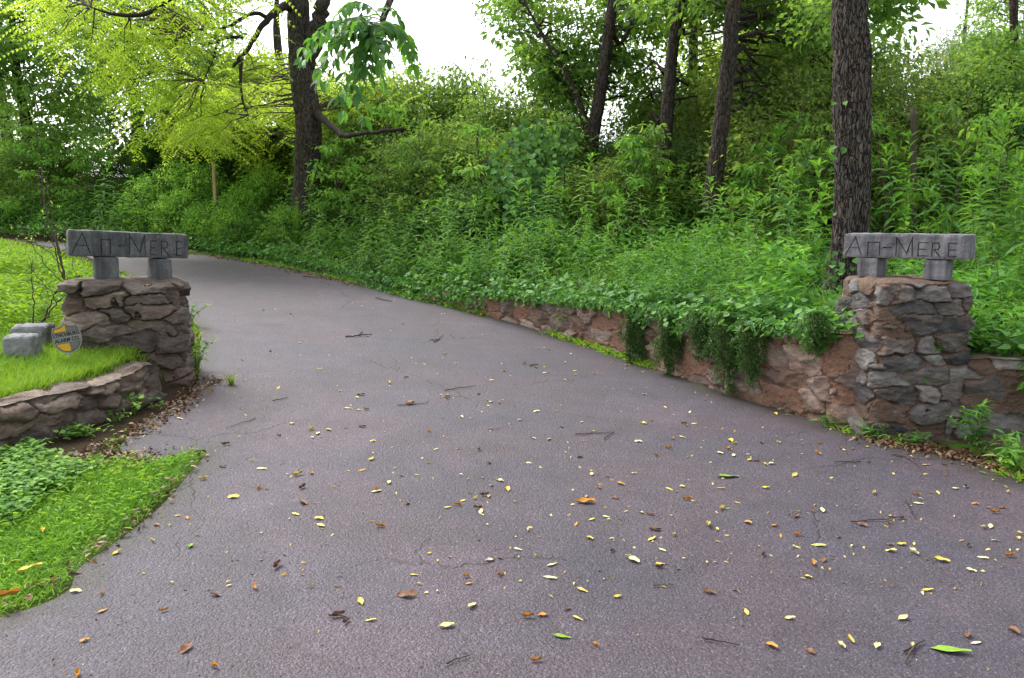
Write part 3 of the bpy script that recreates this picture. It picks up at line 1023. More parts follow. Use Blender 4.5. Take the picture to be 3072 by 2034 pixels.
def name_stone(loc, rz, L, D, Hh, blk, offs, hts, mat, seed, label, roll=0.0, width=.011):
    t = empty('name_stone', loc, rz, label, 'stone sign')
    bh = blk[0]['h']
    # worn slab with the letters cut in
    V, Fq = rough_box(L, D, Hh, seed, .02, .012, .006)
    tmp = MB().add(V, Fq).build('slab_tmp', mat)
    cut = MB()
    for k, (xa, za, xb, zb) in enumerate(strokes(offs, *hts)):
        a = np.array([(xa - .5) * L, za * Hh]); b = np.array([(xb - .5) * L, zb * Hh])
        d = (b - a) / np.linalg.norm(b - a)
        a = a - d * width * .5; b = b + d * width * .5
        n = np.array([-d[1], d[0]]) * width * .62
        yf, yd = -D / 2 - .012 - k * 1e-4, -D / 2 + .013 + k * 1e-4
        w2 = .35
        P = [(a + n, yf), (a - n, yf), (b - n, yf), (b + n, yf), (a + n * w2, yd), (a - n * w2, yd), (b - n * w2, yd), (b + n * w2, yd)]
        V8 = [(p[0], y, p[1]) for p, y in P]
        cut.add(V8, [(0, 1, 2, 3), (7, 6, 5, 4), (0, 4, 5, 1), (1, 5, 6, 2), (2, 6, 7, 3), (3, 7, 4, 0)])
    co = cut.build('cut_tmp', mat)
    md = tmp.modifiers.new('b', 'BOOLEAN')
    md.operation = 'DIFFERENCE'; md.object = co; md.solver = 'EXACT'; md.use_self = True
    bpy.context.view_layer.update()
    dg = bpy.context.evaluated_depsgraph_get()
    me = bpy.data.meshes.new_from_object(tmp.evaluated_get(dg))
    me.name = 'carved_slab'
    bpy.data.objects.remove(tmp, do_unlink=True)
    bpy.data.objects.remove(co, do_unlink=True)
    s = bpy.data.objects.new('carved_slab', me)
    COL.objects.link(s)
    s.parent = t
    s.location = (0, 0, bh + .002)
    for q in blk:
        V, Fq = rough_box(q['w'], q['d'], q['h'], seed + 5, .025, .012, .004)
        b = MB().add(V, Fq).build('support_block', mat, t)
        b.location = ((q['c'] - .5) * L, q.get('y', 0), q.get('z', 0))
        b.rotation_euler = (0, 0, q.get('r', 0))
    t.rotation_euler = (0, roll, rz)
    return t

pR = at(2716, 842, 6.5)
name_stone((PR[0] + .0, PR[1] - .02, 1.155), R(-41), .90, .2, .185,
           [dict(c=.22, w=.155, d=.24, h=.15), dict(c=.755, w=.16, d=.2, h=.15)],
           [(.03, .16), (.215, .31), (.345, .4), (.445, .575), (.62, .69), (.725, .785), (.85, .905)], (.13, .85), M['sign_r'], 3,
           'carved grey stone beam on two blocks atop the right pillar')
name_stone((PL[0] + .05, PL[1] - .05, 1.105), R(32), .905, .2, .205,
           [dict(c=.31, w=.17, d=.24, h=.185), dict(c=.765, w=.155, d=.26, h=.18)],
           [(.03, .17), (.262, .335), (.402, .452), (.49, .625), (.672, .715), (.76, .82), (.893, .94)], (.13, .9), M['sign_l'], 8,
           'tilted dark grey carved stone beam on two blocks atop the left pillar', roll=R(3.0), width=.0095)

# ------------------------------------------------------------------ alarm company yard sign
def flat(name, poly, y, th, mat, parent):
    poly = np.asarray(poly, float)
    n = len(poly)
    from mathutils.geometry import tessellate_polygon
    tri = np.array(tessellate_polygon([[Vector((p[0], p[1], 0)) for p in poly]]))
    Vf = np.c_[poly[:, 0], np.full(n, y), poly[:, 1]]
    Vb = np.c_[poly[:, 0], np.full(n, y + th), poly[:, 1]]
    mb = MB().add(np.concatenate([Vf, Vb]), np.concatenate([tri, tri[:, ::-1] + n]))
    j = np.arange(n); j2 = (j + 1) % n
    mb.n -= 2 * n
    q = np.stack([j, j2, n + j2, n + j], 1)
    q = np.concatenate([q[:, [0, 1, 2]], q[:, [0, 2, 3]]])
    mb.F.append(q); mb.A.append(np.full(len(q), .5)); mb.M.append(np.zeros(len(q), int))
    return mb.build(name, mat, parent)

def text_obj(name, body, size, x, z, y, width, mat, parent, bold=.003):
    cu = bpy.data.curves.new('txt', 'FONT')
    cu.body = body; cu.size = size; cu.offset = bold; cu.extrude = .0006
    cu.align_x = 'CENTER'; cu.align_y = 'CENTER'
    o = bpy.data.objects.new('txt', cu)
    COL.objects.link(o)
    bpy.context.view_layer.update()
    dg = bpy.context.evaluated_depsgraph_get()
    me = bpy.data.meshes.new_from_object(o.evaluated_get(dg))
    bpy.data.objects.remove(o, do_unlink=True)
    co = np.zeros(len(me.vertices) * 3, np.float32)
    me.vertices.foreach_get('co', co)
    co = co.reshape(-1, 3)
    co[:, 0] *= width / (np.ptp(co[:, 0]) + 1e-9)
    co = np.stack([co[:, 0] + x, y - co[:, 2], co[:, 1] + z], 1).astype(np.float32)
    me.vertices.foreach_set('co', co.ravel())
    me.materials.clear(); me.materials.append(mat)
    r = bpy.data.objects.new(name, me)
    COL.objects.link(r)
    r.parent = parent
    return r

M['white_p'] = solid('sign_white', (.2, .2, .19), .45, .08, 9)
M['yellow_p'] = solid('sign_yellow', (.55, .3, .015), .4, .12, 20)
M['grey_p'] = solid('sign_grey', (.13, .125, .115), .4, .12, 20)
M['black_p'] = solid('sign_black', (.012, .012, .013), .5, .1, 20)
M['metal'] = solid('stake_metal', (.5, .5, .48), .4, .1, 20)

def alarm_sign():
    p = at(205, 1065, 6.25)
    gz = float(tz(p[0], p[1])[0])
    top = at(200, 967, 6.25)[2]
    t = empty('yard_sign', (p[0], p[1], gz), R(22), 'small shield shaped yellow and grey alarm company yard sign on a stake', 'yard sign')
    h, w = .232, .198
    half = [(0, 1.0), (.05, .955), (.12, .912), (.22, .878), (.33, .872), (.41, .89), (.455, .8), (.49, .66), (.5, .5), (.475, .34), (.41, .2), (.29, .085), (.13, .018), (.0, 0)]
    def shape(s):
        r = [(x * w * s, (z - .5) * h * s) for x, z in half]
        return r + [(-x, z) for x, z in r[-2:0:-1]]
    zc = top - gz - h / 2
    pl = flat('shield_panel', shape(1.0), -.003, .006, M['white_p'], t)
    bl = flat('shield_outline', shape(.9), -.0045, .001, M['black_p'], t)
    inner = np.array(shape(.86))
    b0, b1 = -.035, .048          # white band
    def clip(poly, ax, v, keep_gt):
        out = []
        for a, b in zip(poly, np.roll(poly, -1, 0)):
            ia, ib = (a[ax] > v) == keep_gt, (b[ax] > v) == keep_gt
            if ia: out.append(a)
            if ia != ib:
                f = (v - a[ax]) / (b[ax] - a[ax]); out.append(a + f * (b - a))
        return np.array(out)
    up = clip(inner, 1, b1 + .003, True); lo = clip(inner, 1, b0 - .003, False)
    kids = [pl, bl,
            flat('yellow_field', clip(up, 0, 0.004, False), -.006, .001, M['yellow_p'], t), flat('grey_field', clip(up, 0, 0.004, True), -.006, .001, M['grey_p'], t),
            flat('yellow_field', clip(lo, 0, 0.008, False), -.006, .001, M['yellow_p'], t), flat('grey_field', clip(lo, 0, 0.008, True), -.006, .001, M['grey_p'], t),
            flat('name_band', [(-.09, b0), (.09, b0), (.096, .01), (.095, b1), (-.095, b1), (-.096, .01)], -.0062, .0012, M['white_p'], t),
            text_obj('lettering', 'LYNCHBURG', .04, 0, .028, -.0075, .178, M['black_p'], t, .0012),
            text_obj('lettering', 'ALARM CO.', .04, 0, -.014, -.0075, .17, M['black_p'], t, .0012)]
    ra = R(-9)
    for k in kids:
        k.location = (0, 0, zc)
        k.rotation_euler = (R(-4), ra, 0)
    V, F_ = tube([(.0, .006, -.15), (.0, .006, zc + .06)], .006, 8)
    MB().add(V, F_).build('stake', M['metal'], t)

alarm_sign()

# ------------------------------------------------------------------ grey kerb blocks by the bare shrub
def block(px, py, Y, s, rz, label, seed, sink=.05, rx=0):
    p = at(px, py, Y)
    V, Fq = rough_box(*s, seed, .02, .03, .012)
    o = MB().add(V, Fq).build('concrete_block', M['concrete'])
    o.location = (p[0], p[1], float(tz(p[0], p[1])[0]) - sink)
    o.rotation_euler = (rx, 0, rz)
    tag(o, label, 'concrete block')
block(68, 1056, 6.35, (.22, .2, .24), R(8), 'pale chunky concrete block lying in the lawn behind the yard sign', 5, .04)
block(104, 1015, 6.75, (.24, .26, .2), R(4), 'dark topped concrete block behind the pale block in the lawn', 6, .0)

# ------------------------------------------------------------------ trees
def trunk_px(track, Y, extra=None, n=60, dy=0.0):
    """track: [(px,py,width_px)] bottom to top at distance Y -> path, radii"""
    pts = np.array([at(a, b, Y) for a, b, w in track])
    rad = np.array([w / 2 / F * Y for a, b, w in track])
    if extra is not None:
        pts = np.concatenate([pts, [e[:3] for e in extra]])
        rad = np.concatenate([rad, [e[3] for e in extra]])
    s = spline(np.c_[pts, rad * 0], n)[:, :3] if False else spline(pts, n)
    rr = np.interp(np.linspace(0, 1, n), np.linspace(0, 1, len(rad)), rad)
    return s, rr

def crown_clumps(rg, mb, C, rad, per, size, T, mat_i=0, flat_=.5, tone=(0, 1), droop=.35, wfac=.5):
    """leaf clumps at centres C"""
    n = len(C)
    k = np.repeat(np.arange(n), per)
    g = unit(rg.normal(0, 1, (len(k), 3))) * (rg.random((len(k), 1)) ** .45)
    P = C[k] + g * np.asarray(rad)[k][:, None] * np.array([1, 1, flat_])
    D = g * np.array([1, 1, .3]) + rg.normal(0, .5, (len(k), 3)); D[:, 2] -= droop
    cl = rg.uniform(tone[0], tone[1], n)
    r = np.clip(cl[k] * .55 + rg.random(len(k)) * .45, 0, 1)
    Ls = size * rg.uniform(.7, 1.3, len(k)) * rg.uniform(.6, 1.45, n)[k]
    leaves(mb, T, P, D, Ls, Ls * wfac, r, roll=.55, m=mat_i, rg=rg)

def fronds(rg, mb, C, rad, per, flen, npair=7, tone=(0, 1), leafl=.09):
    """pinnate leaves (walnut-like) around clump centres"""
    n = len(C)
    for c in range(n):
        ct = rg.uniform(*tone)
        for q in range(per):
            a = rg.uniform(0, 2 * np.pi)
            d0 = np.array([math.cos(a), math.sin(a), rg.uniform(-.35, .25)])
            b = C[c] + rg.normal(0, 1, 3) * rad * np.array([.5, .5, .3])
            Lf = flen * rg.uniform(.7, 1.2)
            t = np.linspace(.18, 1, npair)
            sp = b + d0 * Lf * t[:, None] + np.array([0, 0, -1]) * (Lf * .45 * t ** 2)[:, None]
            tang = unit(np.gradient(sp, axis=0))
            side = unit(np.cross(tang, (0, 0, 1.0)))
            ll = leafl * (1.05 - .5 * np.abs(t - .55)) * rg.uniform(.85, 1.15)
            P = np.concatenate([sp, sp, sp[-1:]])
            D = np.concatenate([side * .95 + tang * .45 - np.array([0, 0, .25]), -side * .95 + tang * .45 - np.array([0, 0, .25]), tang[-1:]])
            Ls = np.concatenate([ll, ll, ll[-1:]])
            r = np.clip(ct * .6 + .4 * rg.random(len(P)), 0, 1)
            leaves(mb, T_DIA, P, D, Ls, Ls * .42, r, roll=.15, rg=rg)

def branch_to(rg, mb, src, dst, r0, r1=.006, sides=5, n=7, sag=.12, wob=.06):
    d = dst - src
    L = np.linalg.norm(d)
    t = np.linspace(0, 1, n)[:, None]
    p = src + d * t + np.array([0, 0, 1]) * (sag * L * (t * (1 - t)))
    p[1:-1] += rg.normal(0, wob * L / 3, (n - 2, 3))
    V, F_ = tube(p, np.linspace(r0, r1, n), sides, cap=False)
    mb.add(V, F_)

def local_build(mb, name, mats, parent, org, smooth_=False):
    for k in range(len(mb.V)): mb.V[k] = mb.V[k] - org
    return mb.build(name, mats, parent, smooth_)

def clumps_in(rg, pxr, pyr, yr, n, keep=None):
    out = []
    tries = 0
    while len(out) < n and tries < n * 30:
        tries += 1
        px, py = rg.uniform(*pxr), rg.uniform(*pyr)
        if keep and not keep(px, py): continue
        out.append(at(px, py, rg.uniform(*yr)))
    return np.array(out)

def make_tree(name, label, path, rad, org_xy, clumps, crad, per, size, leafmat, barkmat, seed, T=T_DIA, tone=(0, 1), flat_=.5, bark=.012, sides=28, limbs=(),
              twigs=True, group=None, wfac=.5, droop=.35, tw_r=.03, cat='tree'):
    rg = np.random.default_rng(seed)
    org = np.array([path[0][0], path[0][1], float(tz(path[0][0], path[0][1])[0])])
    t = empty(name, org, 0, label, cat, group)
    mb = MB(); mb.add(*tube(path, rad, sides, bark, seed))
    local_build(mb, 'trunk', barkmat, t, org, True)
    for lp, lr in limbs:
        mb = MB(); mb.add(*tube(lp, lr, 10, .006, seed + 1))
        local_build(mb, 'limb', barkmat, t, org, True)
    if twigs and len(clumps):
        mb = MB()
        allp = np.concatenate([path] + [l[0] for l in limbs])
        for c in clumps:
            d = np.linalg.norm(allp - c, axis=1) + 1.2 * np.clip(allp[:, 2] - c[2] + .3, 0, None)
            s = allp[np.argmin(d)]
            branch_to(rg, mb, s, c, tw_r * (.6 + .1 * np.linalg.norm(s - c)))
        local_build(mb, 'branches', barkmat, t, org, True)
    if len(clumps):
        mb = MB()
        crown_clumps(rg, mb, clumps, np.broadcast_to(crad, (len(clumps),)) * rg.uniform(.7, 1.3, len(clumps)), per, size, T, 0, flat_, tone, droop, wfac)
        local_build(mb, 'crown', leafmat, t, org)
    return t

# --- the walnut on the bank
def walnut():
    rg = np.random.default_rng(101)
    Y = 18.0
    path, rad = trunk_px([(916, 660, 86), (918, 600, 77), (922, 480, 70), (926, 390, 71), (917, 300, 70), (903, 170, 64), (896, 60, 62), (892, 0, 60)], Y,
                         [(-4.6, 18, 7.6, .23), (-4.75, 18.1, 9.2, .17), (-4.7, 18.2, 11.0, .08)], 150)
    org = np.array([path[0][0], path[0][1], float(tz(path[0][0], path[0][1])[0])])
    t = empty('walnut_tree', org, 0, 'tall grey barked tree with lime compound leaves and a broken low limb', 'tree')
    mb = MB(); mb.add(*tube(path, rad, 48, .016, 5))
    local_build(mb, 'trunk', M['bark_grey'], t, org, True)
    L = lambda tr, Ys: np.array([at(a, b, y) for (a, b), y in zip(tr, Ys)])
    lim = []
    def limb(p, r0, r1, mat, label=None, n=24):
        s = spline(p, n)
        s[2:-1] += rg.normal(0, r0 * .12, (n - 3, 3))
        m_ = MB(); m_.add(*tube(s, np.linspace(r0, r1, n), 10, .009, 3))
        o = local_build(m_, 'limb', mat, t, org, True)
        if label: o['label'] = label
        lim.append(s)
    limb(L([(915, 200), (945, 110), (965, 30), (990, -60), (1040, -200)], [18, 17.9, 17.8, 17.7, 17.6]), .19, .1, M['bark_grey'])
    limb(L([(885, 25), (850, 20), (805, 55), (765, 115), (730, 165), (700, 200)], [18, 17.6, 17.2, 16.9, 16.7, 16.5]), .085, .03, M['dead'])
    limb(L([(805, 55), (760, 40), (680, 80), (600, 88), (560, 110)], [17.2, 17, 16.7, 16.4, 16.2]), .03, .012, M['dead'], n=14)
    limb(L([(725, 170), (722, 240), (728, 300), (745, 345)], [16.6, 16.5, 16.5, 16.5]), .02, .008, M['dead'], n=12)
    limb(L([(730, 110), (660, 120), (640, 180), (610, 240)], [16.8, 16.7, 16.6, 16.5]), .02, .008, M['dead'], n=12)
    limb(L([(480, 20), (420, 45), (330, 40), (270, 20)], [15.4, 15.2, 15, 14.9]), .03, .012, M['dead'], n=12)
    limb(L([(880, -60), (760, -90), (600, -60), (480, 20)], [18, 17, 16, 15.4]), .08, .03, M['dead'], n=14)
    limb(L([(940, 330), (975, 362), (1010, 392), (1040, 408), (1120, 398), (1212, 386)], [18, 17.4, 16.9, 16.5, 16.2, 16.0]), .075, .028, M['dead'], 'dark broken dead limb')
    def keep(px, py):
        lo = 60 + 380 * min(1, max(0, (px - 100) / 420)) if px < 520 else 430
        if px > 780: lo = 330
        return py < lo and not (660 < px < 885 and -30 < py < 230 and rg.random() < .8) and not (560 < px < 720 and 60 < py < 250 and rg.random() < .45)
    C = clumps_in(rg, (120, 900), (-140, 430), (15.2, 19), 112, keep)
    cpx = project(C)[0]
    C = C[~((cpx > 800) & (C[:, 1] < 18.4))]
    C2 = clumps_in(rg, (960, 1240), (215, 330), (18.5, 21), 26, lambda a, b: b > 300 - (1240 - a) * .3)
    C3 = np.array([(rg.uniform(-9, 0), rg.uniform(15, 22), rg.uniform(7.8, 12)) for _ in range(7)])
    C4 = clumps_in(rg, (560, 900), (250, 470), (18.8, 21.5), 40)
    allC = np.concatenate([C, C2, C3, C4])
    mb = MB()
    ap = np.concatenate([path[40:]] + lim)
    for c in allC:
        d = np.linalg.norm(ap - c, axis=1) + 1.0 * np.clip(ap[:, 2] - c[2] - 1.0, 0, None)
        s = ap[np.argmin(d)]
        branch_to(rg, mb, s, c, .016, .005, n=6, sag=.2)
    local_build(mb, 'branches', M['twig'], t, org, True)
    mb = MB()
    fronds(rg, mb, np.concatenate([C, C2, C4]), .6, 12, .52, 8, (0, 1), .105)
    fronds(rg, mb, C3, .9, 14, .6, 6, (0, 1), .14)
    local_build(mb, 'crown', M['lime'], t, org)
walnut()

# --- the tree behind the right pillar
def big_right():
    rg = np.random.default_rng(55)
    Y = 9.3
    path, rad = trunk_px([(2522, 960, 168), (2530, 880, 136), (2548, 780, 112), (2556, 640, 103), (2560, 480, 100), (2556, 320, 99), (2558, 160, 92), (2553, 0, 88)], Y,
                         [(3.72, 9.35, 5.4, .15), (3.75, 9.4, 7.2, .13), (3.7, 9.5, 9.5, .07)], 330)
    org = np.array([path[0][0], path[0][1], float(tz(path[0][0], path[0][1])[0])])
    t = empty('large_tree', org, 0, 'large straight dark barked tree with creeper standing behind the right pillar', 'tree')
    mb = MB(); mb.add(*tube(path, rad, 110, .0135, 8))
    local_build(mb, 'trunk', M['bark'], t, org, True)
    lp = spline(np.array([(3.7, 9.35, 6.6), (2.6, 8.6, 7.2), (1.2, 7.4, 6.7), (.1, 6.2, 5.2), at(1195, -60, 5.3), at(1150, 60, 5.1), at(1110, 150, 5.0)]), 50)
    mb = MB(); mb.add(*tube(lp, np.linspace(.06, .005, 50), 8, 0, 2))
    lo = local_build(mb, 'limb', M['bark'], t, org, True)
    # broad compound leaves hanging at its tip
    mb, st = MB(), MB()
    tips = [(980, 150), (905, 170), (1000, 60), (1030, 330), (1090, 350), (1160, 130), (1220, 150), (1240, 190), (1150, 240), (1060, 250), (960, 240), (1200, 60), (1095, 200)]
    tips += [(rg.uniform(905, 1060), rg.uniform(60, 300)) for _ in range(7)] + [(rg.uniform(1060, 1240), rg.uniform(70, 280)) for _ in range(6)]
    for (a, b) in tips:
        q = at(a, b, rg.uniform(4.75, 5.35))
        s = lp[-1 - rg.integers(0, 9)]
        k = 10
        tt = np.linspace(0, 1, k)[:, None]
        p = s + (q - s) * tt + np.array([0, 0, .10]) * (4 * tt * (1 - tt))
        st.add(*tube(p, np.linspace(.004, .0018, k), 5, cap=False))
        tang = unit(np.gradient(p, axis=0))
        side = unit(np.cross(tang, rg.normal(0, .4, 3) + np.array([0, -.3, 1.0])))
        P, D = [], []
        for m_ in range(2, k):
            for sg in (1, -1):
                P.append(p[m_]); D.append(side[m_] * sg * .8 + tang[m_] * .5 + np.array([0, 0, -.45]))
        P.append(p[-1]); D.append(tang[-1])
        n = len(P)
        Ls = rg.uniform(.06, .105, n)
        leaves(mb, T_L1, np.array(P), np.array(D), Ls, Ls * .52, rg.random(n), roll=.35, rg=rg)
    o = mb.build('leaves', M['big_leaf'], lo)
    for v in (o,): v.matrix_parent_inverse = Matrix.Translation(-Vector(org))
    o = st.build('stalks', M['stem'], lo)
    o.matrix_parent_inverse = Matrix.Translation(-Vector(org))
    # crown, mostly above the frame
    C = np.concatenate([np.array([(3.6 + rg.normal(0, 1.9), 9.6 + rg.normal(0, 1.7), rg.uniform(5.9, 9.6)) for _ in range(46)]),
                        clumps_in(rg, (2590, 2740), (-60, 75), (9.6, 11.5), 8), clumps_in(rg, (2420, 2560), (-80, 90), (10.5, 12.5), 8)])
    mb = MB()
    for c in C:
        s = path[np.argmin(np.linalg.norm(path - c, axis=1) + np.clip(5.4 - path[:, 2], 0, None) * 3)]
        branch_to(rg, mb, s, c, .022, .005)
    local_build(mb, 'branches', M['bark'], t, org, True)
    mb = MB()
    crown_clumps(rg, mb, C, np.full(len(C), .55), 130, .1, T_DIA, 0, .5, (0, 1))
    local_build(mb, 'crown', M['tree_mid'], t, org)
    # creeper leaves on the trunk
    iv = empty('ivy_vine', org, 0, 'thin ivy climbing the left side of the large dark trunk', 'vine')
    P, D = [], []
    vp = []
    for z in np.linspace(.75, 3.1, 60):
        i = np.argmin(np.abs(path[:, 2] - z))
        a = R(196 + 14 * math.sin(z * 3.1))
        vp.append(path[i] + (rad[i] + .012) * np.array([math.cos(a), math.sin(a), 0]))
    vp = np.array(vp)
    m1 = MB().add(*tube(vp, np.linspace(.008, .003, 60), 5, cap=False))
    local_build(m1, 'stem', M['twig'], iv, org, True)
    for k in range(0, 60):
        m_ = 3 if k < 12 else (1 if rg.random() < .2 else 0)
        for _ in range(m_):
            a = R(rg.uniform(165, 265))
            i = np.argmin(np.abs(path[:, 2] - vp[k][2]))
            q = path[i] + (rad[i] + .02) * np.array([math.cos(a), math.sin(a), 0]) + np.array([0, 0, rg.uniform(-.05, .05)])
            P.append(q); D.append(np.array([math.cos(a) * .4, math.sin(a) * .4, -.6]) + rg.normal(0, .4, 3))
    mb = MB(); n = len(P); Ls = rg.uniform(.05, .085, n)
    leaves(mb, T_ROUND, np.array(P), np.array(D), Ls, Ls * .95, rg.random(n), up=(-.5, -.8, .4), roll=.3, rg=rg)
    local_build(mb, 'leaves', M['ivy'], iv, org)
big_right()

# --- slim trees in the middle
def slim(label, track, Y, extra, clumps, seed, leafmat=None, size=.115, per=150, crad=.6, tone=(0, 1), limbs=(), bark='bark_slim'):
    path, rad = trunk_px(track, Y, extra, 110)
    return make_tree('slim_tree', label, path, rad, None, clumps, crad, per, size, M[leafmat or 'tree_mid'], M[bark], seed, limbs=limbs, tone=tone, bark=.009, sides=30)
rgm = np.random.default_rng(77)
slim('slim leaning brown trunk left of the large dark trunk', [(2135, 640, 60), (2140, 560, 55), (2158, 430, 48), (2172, 300, 44), (2190, 150, 40), (2206, 0, 36)], 13.3,
     [(3.72, 13.3, 6.2, .1), (3.9, 13.3, 8.2, .06)],
     np.concatenate([clumps_in(rgm, (2200, 2520), (-120, 190), (14, 17), 34, lambda a, b: b < 60 + (a - 2150) * .35), clumps_in(rgm, (1950, 2200), (-150, 60), (13.5, 16), 18), clumps_in(rgm, (2220, 2440), (120, 330), (15, 17), 20)]), 11, size=.115)
slim('slim shaded trunk between the leaning trunks in the middle of the bank', [(1985, 640, 37), (1990, 540, 35), (1998, 400, 33), (2008, 260, 33), (2022, 120, 30), (2045, 0, 27)], 14.8,
     [(3.15, 14.8, 6.5, .09), (3.3, 14.8, 8.6, .05)],
     np.concatenate([clumps_in(rgm, (1880, 2180), (-120, 150), (17, 19.5), 28), clumps_in(rgm, (1860, 2140), (230, 430), (17, 19.5), 16)]), 12)
slim('forked leaning trunk nearest the open sky', [(1775, 620, 40), (1778, 430, 37), (1797, 300, 38), (1815, 180, 37), (1828, 80, 34), (1840, 0, 31)], 16.2,
     [(2.05, 16.2, 6.9, .12), (2.2, 16.2, 9, .06)],
     np.concatenate([clumps_in(rgm, (1490, 1860), (-120, 210), (16.4, 19.5), 54, lambda a, b: b < (a - 1430) * 1.1 and rgm.random() < .9),
                     clumps_in(rgm, (1590, 1760), (180, 330), (16.4, 18.5), 18, lambda a, b: a > 1500 + b * .4), clumps_in(rgm, (1840, 1960), (80, 330), (18.5, 20), 14), clumps_in(rgm, (1640, 1780), (200, 440), (17.5, 21), 10)]), 13,
     limbs=[(spline(np.array([at(1770, 420, 16.2), at(1735, 300, 16.3), at(1680, 190, 16.4), at(1620, 90, 16.5), at(1570, 0, 16.6)]), 24), np.linspace(.06, .02, 24)),
            (spline(np.array([at(1825, 60, 16.2), at(1860, 130, 16.4), at(1900, 60, 16.5)]), 10), np.linspace(.04, .02, 10))])
slim('thin pole like trunk high up behind the leaning trunks', [(2078, 600, 26), (2078, 300, 26), (2080, 160, 28), (2084, 0, 26)], 20,
     [(4.4, 20, 8.2, .07), (4.5, 20, 10, .04)], clumps_in(rgm, (2040, 2330), (-100, 260), (19.5, 23), 44), 14, leafmat='lime', tone=(0, .5))
slim('dark leaved tree with a drooping branch behind the large trunk', [(2440, 520, 34), (2440, 300, 32), (2445, 100, 30), (2450, 0, 28)], 16,
     [(5.8, 16, 7.4, .06), (5.8, 16, 9, .03)], np.concatenate([clumps_in(rgm, (2330, 2530), (-60, 330), (15.5, 18), 34), clumps_in(rgm, (2610, 2690), (60, 330), (15, 17), 12)]), 15, leafmat='tree_dark',
     limbs=[(spline(np.array([at(2250, -40, 15.5), at(2290, 20, 15.5), at(2325, 70, 15.5), at(2340, 105, 15.5)]), 12), np.linspace(.04, .025, 12)),
            (spline(np.array([at(2445, -60, 16), at(2350, -90, 15.8), at(2250, -40, 15.5)]), 10), np.linspace(.06, .04, 10))])

# --- trees beyond the lawn on the left
def bg_tree(label, px, Y, w, pxr, pyr, n, leafmat, seed, per=200, size=.16, crad=.95, tone=(0, 1), keep=None, yd=2.5, name='broadleaf_tree', top=9.0):
    rg = np.random.default_rng(seed)
    b = at(px, 640, Y)
    z0 = float(tz(b[0], b[1])[0])
    path = spline(np.array([(b[0], Y, z0 - .2), (b[0] + .1, Y, z0 + 2), (b[0] - .1, Y, z0 + 4.5), (b[0], Y, z0 + top)]), 40)
    C = clumps_in(rg, pxr, pyr, (Y - yd, Y + yd), n, keep)
    return make_tree(name, label, path, np.linspace(w / 2, .05, 40), None, C, crad, per, size, M[leafmat], M['bark_slim'], seed, tone=tone, sides=14, bark=.015)
bg_tree('big dark green tree beyond the lawn behind the lime leaves', 420, 27, .5, (230, 690), (-80, 500), 74, 'tree_dark', 201, keep=lambda a, b: b < 470 or a > 350)
bg_tree('grey green tree at the far left edge with white sky showing through', 90, 25, .4, (-120, 260), (-120, 470), 62, 'tree_mid', 202, tone=(0, .7))
bg_tree('dark tree filling in low behind the far end of the lawn', 30, 30, .5, (-150, 330), (300, 640), 40, 'tree_mid', 203, top=6)
bg_tree('bushy dark tree left of the pale wooden stake', 560, 25, .4, (470, 760), (280, 560), 46, 'tree_dark', 204, tone=(0, .8), top=6)
bg_tree('light green tree crown rising behind the walnut trunk', 860, 27, .35, (640, 960), (180, 470), 50, 'lime', 205, tone=(0, .55), top=6.5)
bg_tree('hazy pale tree top in the distance on the right', 2860, 42, .5, (2800, 2960), (95, 330), 34, 'pale', 206, per=260, size=.16, crad=1.3, top=11)
bg_tree('glossy leaved tree on the right edge above the tall weeds', 3000, 15, .2, (2790, 3200), (60, 400), 80, 'tree_mid', 207, per=190, size=.085, crad=.55, tone=(.1, 1), yd=1.6, top=5.5,
        keep=lambda a, b: b > 120 + max(0, 2950 - a) * .9)
bg_tree('leafy tree whose top reaches the upper right corner', 3060, 19, .25, (2960, 3250), (-60, 260), 44, 'tree_mid', 208, per=200, size=.09, crad=.7, tone=(.1, 1), top=8)

# --- saplings with loose layered sprays in front of the shrub mass
for k, (px, Y, top, mt) in enumerate(((1120, 16.8, 330, 'bright'), (1290, 15.6, 400, 'tree_mid'), (1460, 15, 380, 'bright'), (1700, 14.6, 350, 'tree_mid'), (1880, 14.2, 400, 'bright'), (1930, 14.4, 400, 'tree_mid'), (2300, 12.8, 300, 'bright'), (2420, 12.4, 400, 'tree_mid'),
                                       (2680, 12, 330, 'bright'), (2860, 12.2, 250, 'tree_mid'), (3000, 11.4, 300, 'bright'), (1020, 17.2, 440, 'bright'), (300, 22.5, 430, 'bright'), (130, 21.5, 380, 'bright'), (640, 20.5, 470, 'tree_mid'))):
    rg = np.random.default_rng(800 + k)
    b = at(px, 650, Y); z0 = float(tz(b[0], Y)[0]); H = at(px, top, Y)[2] - z0
    ln = rg.normal(0, .12, 2) * H
    pa = spline(np.array([(b[0], Y, z0 - .1), (b[0] + ln[0] * .3, Y + ln[1] * .3, z0 + H * .4), (b[0] + ln[0], Y + ln[1], z0 + H)]), 24)
    Cs = []
    for q in range(22):
        h = rg.uniform(.3, 1.02); a = rg.uniform(0, 6.28); r = H * .3 * (1.15 - h) + .12
        c = pa[min(23, int(h * 23))]
        Cs.append(c + np.array([math.cos(a) * r, math.sin(a) * r, rg.uniform(-.05, .15)]))
    make_tree('sapling', 'slender sapling with loose leafy sprays growing up through the bank shrubs' if px > 900 else 'slender sapling with loose leafy sprays beyond the lawn', pa, np.linspace(.022, .005, 24), None, np.array(Cs), .24, 34, .105, M[mt], M['twig'], 830 + k,
              T=T_L1, flat_=.3, bark=0, sides=7, wfac=.42, droop=.5, tw_r=.008, cat='sapling', group='saplings among the bank shrubs' if px > 900 else 'saplings beyond the lawn')

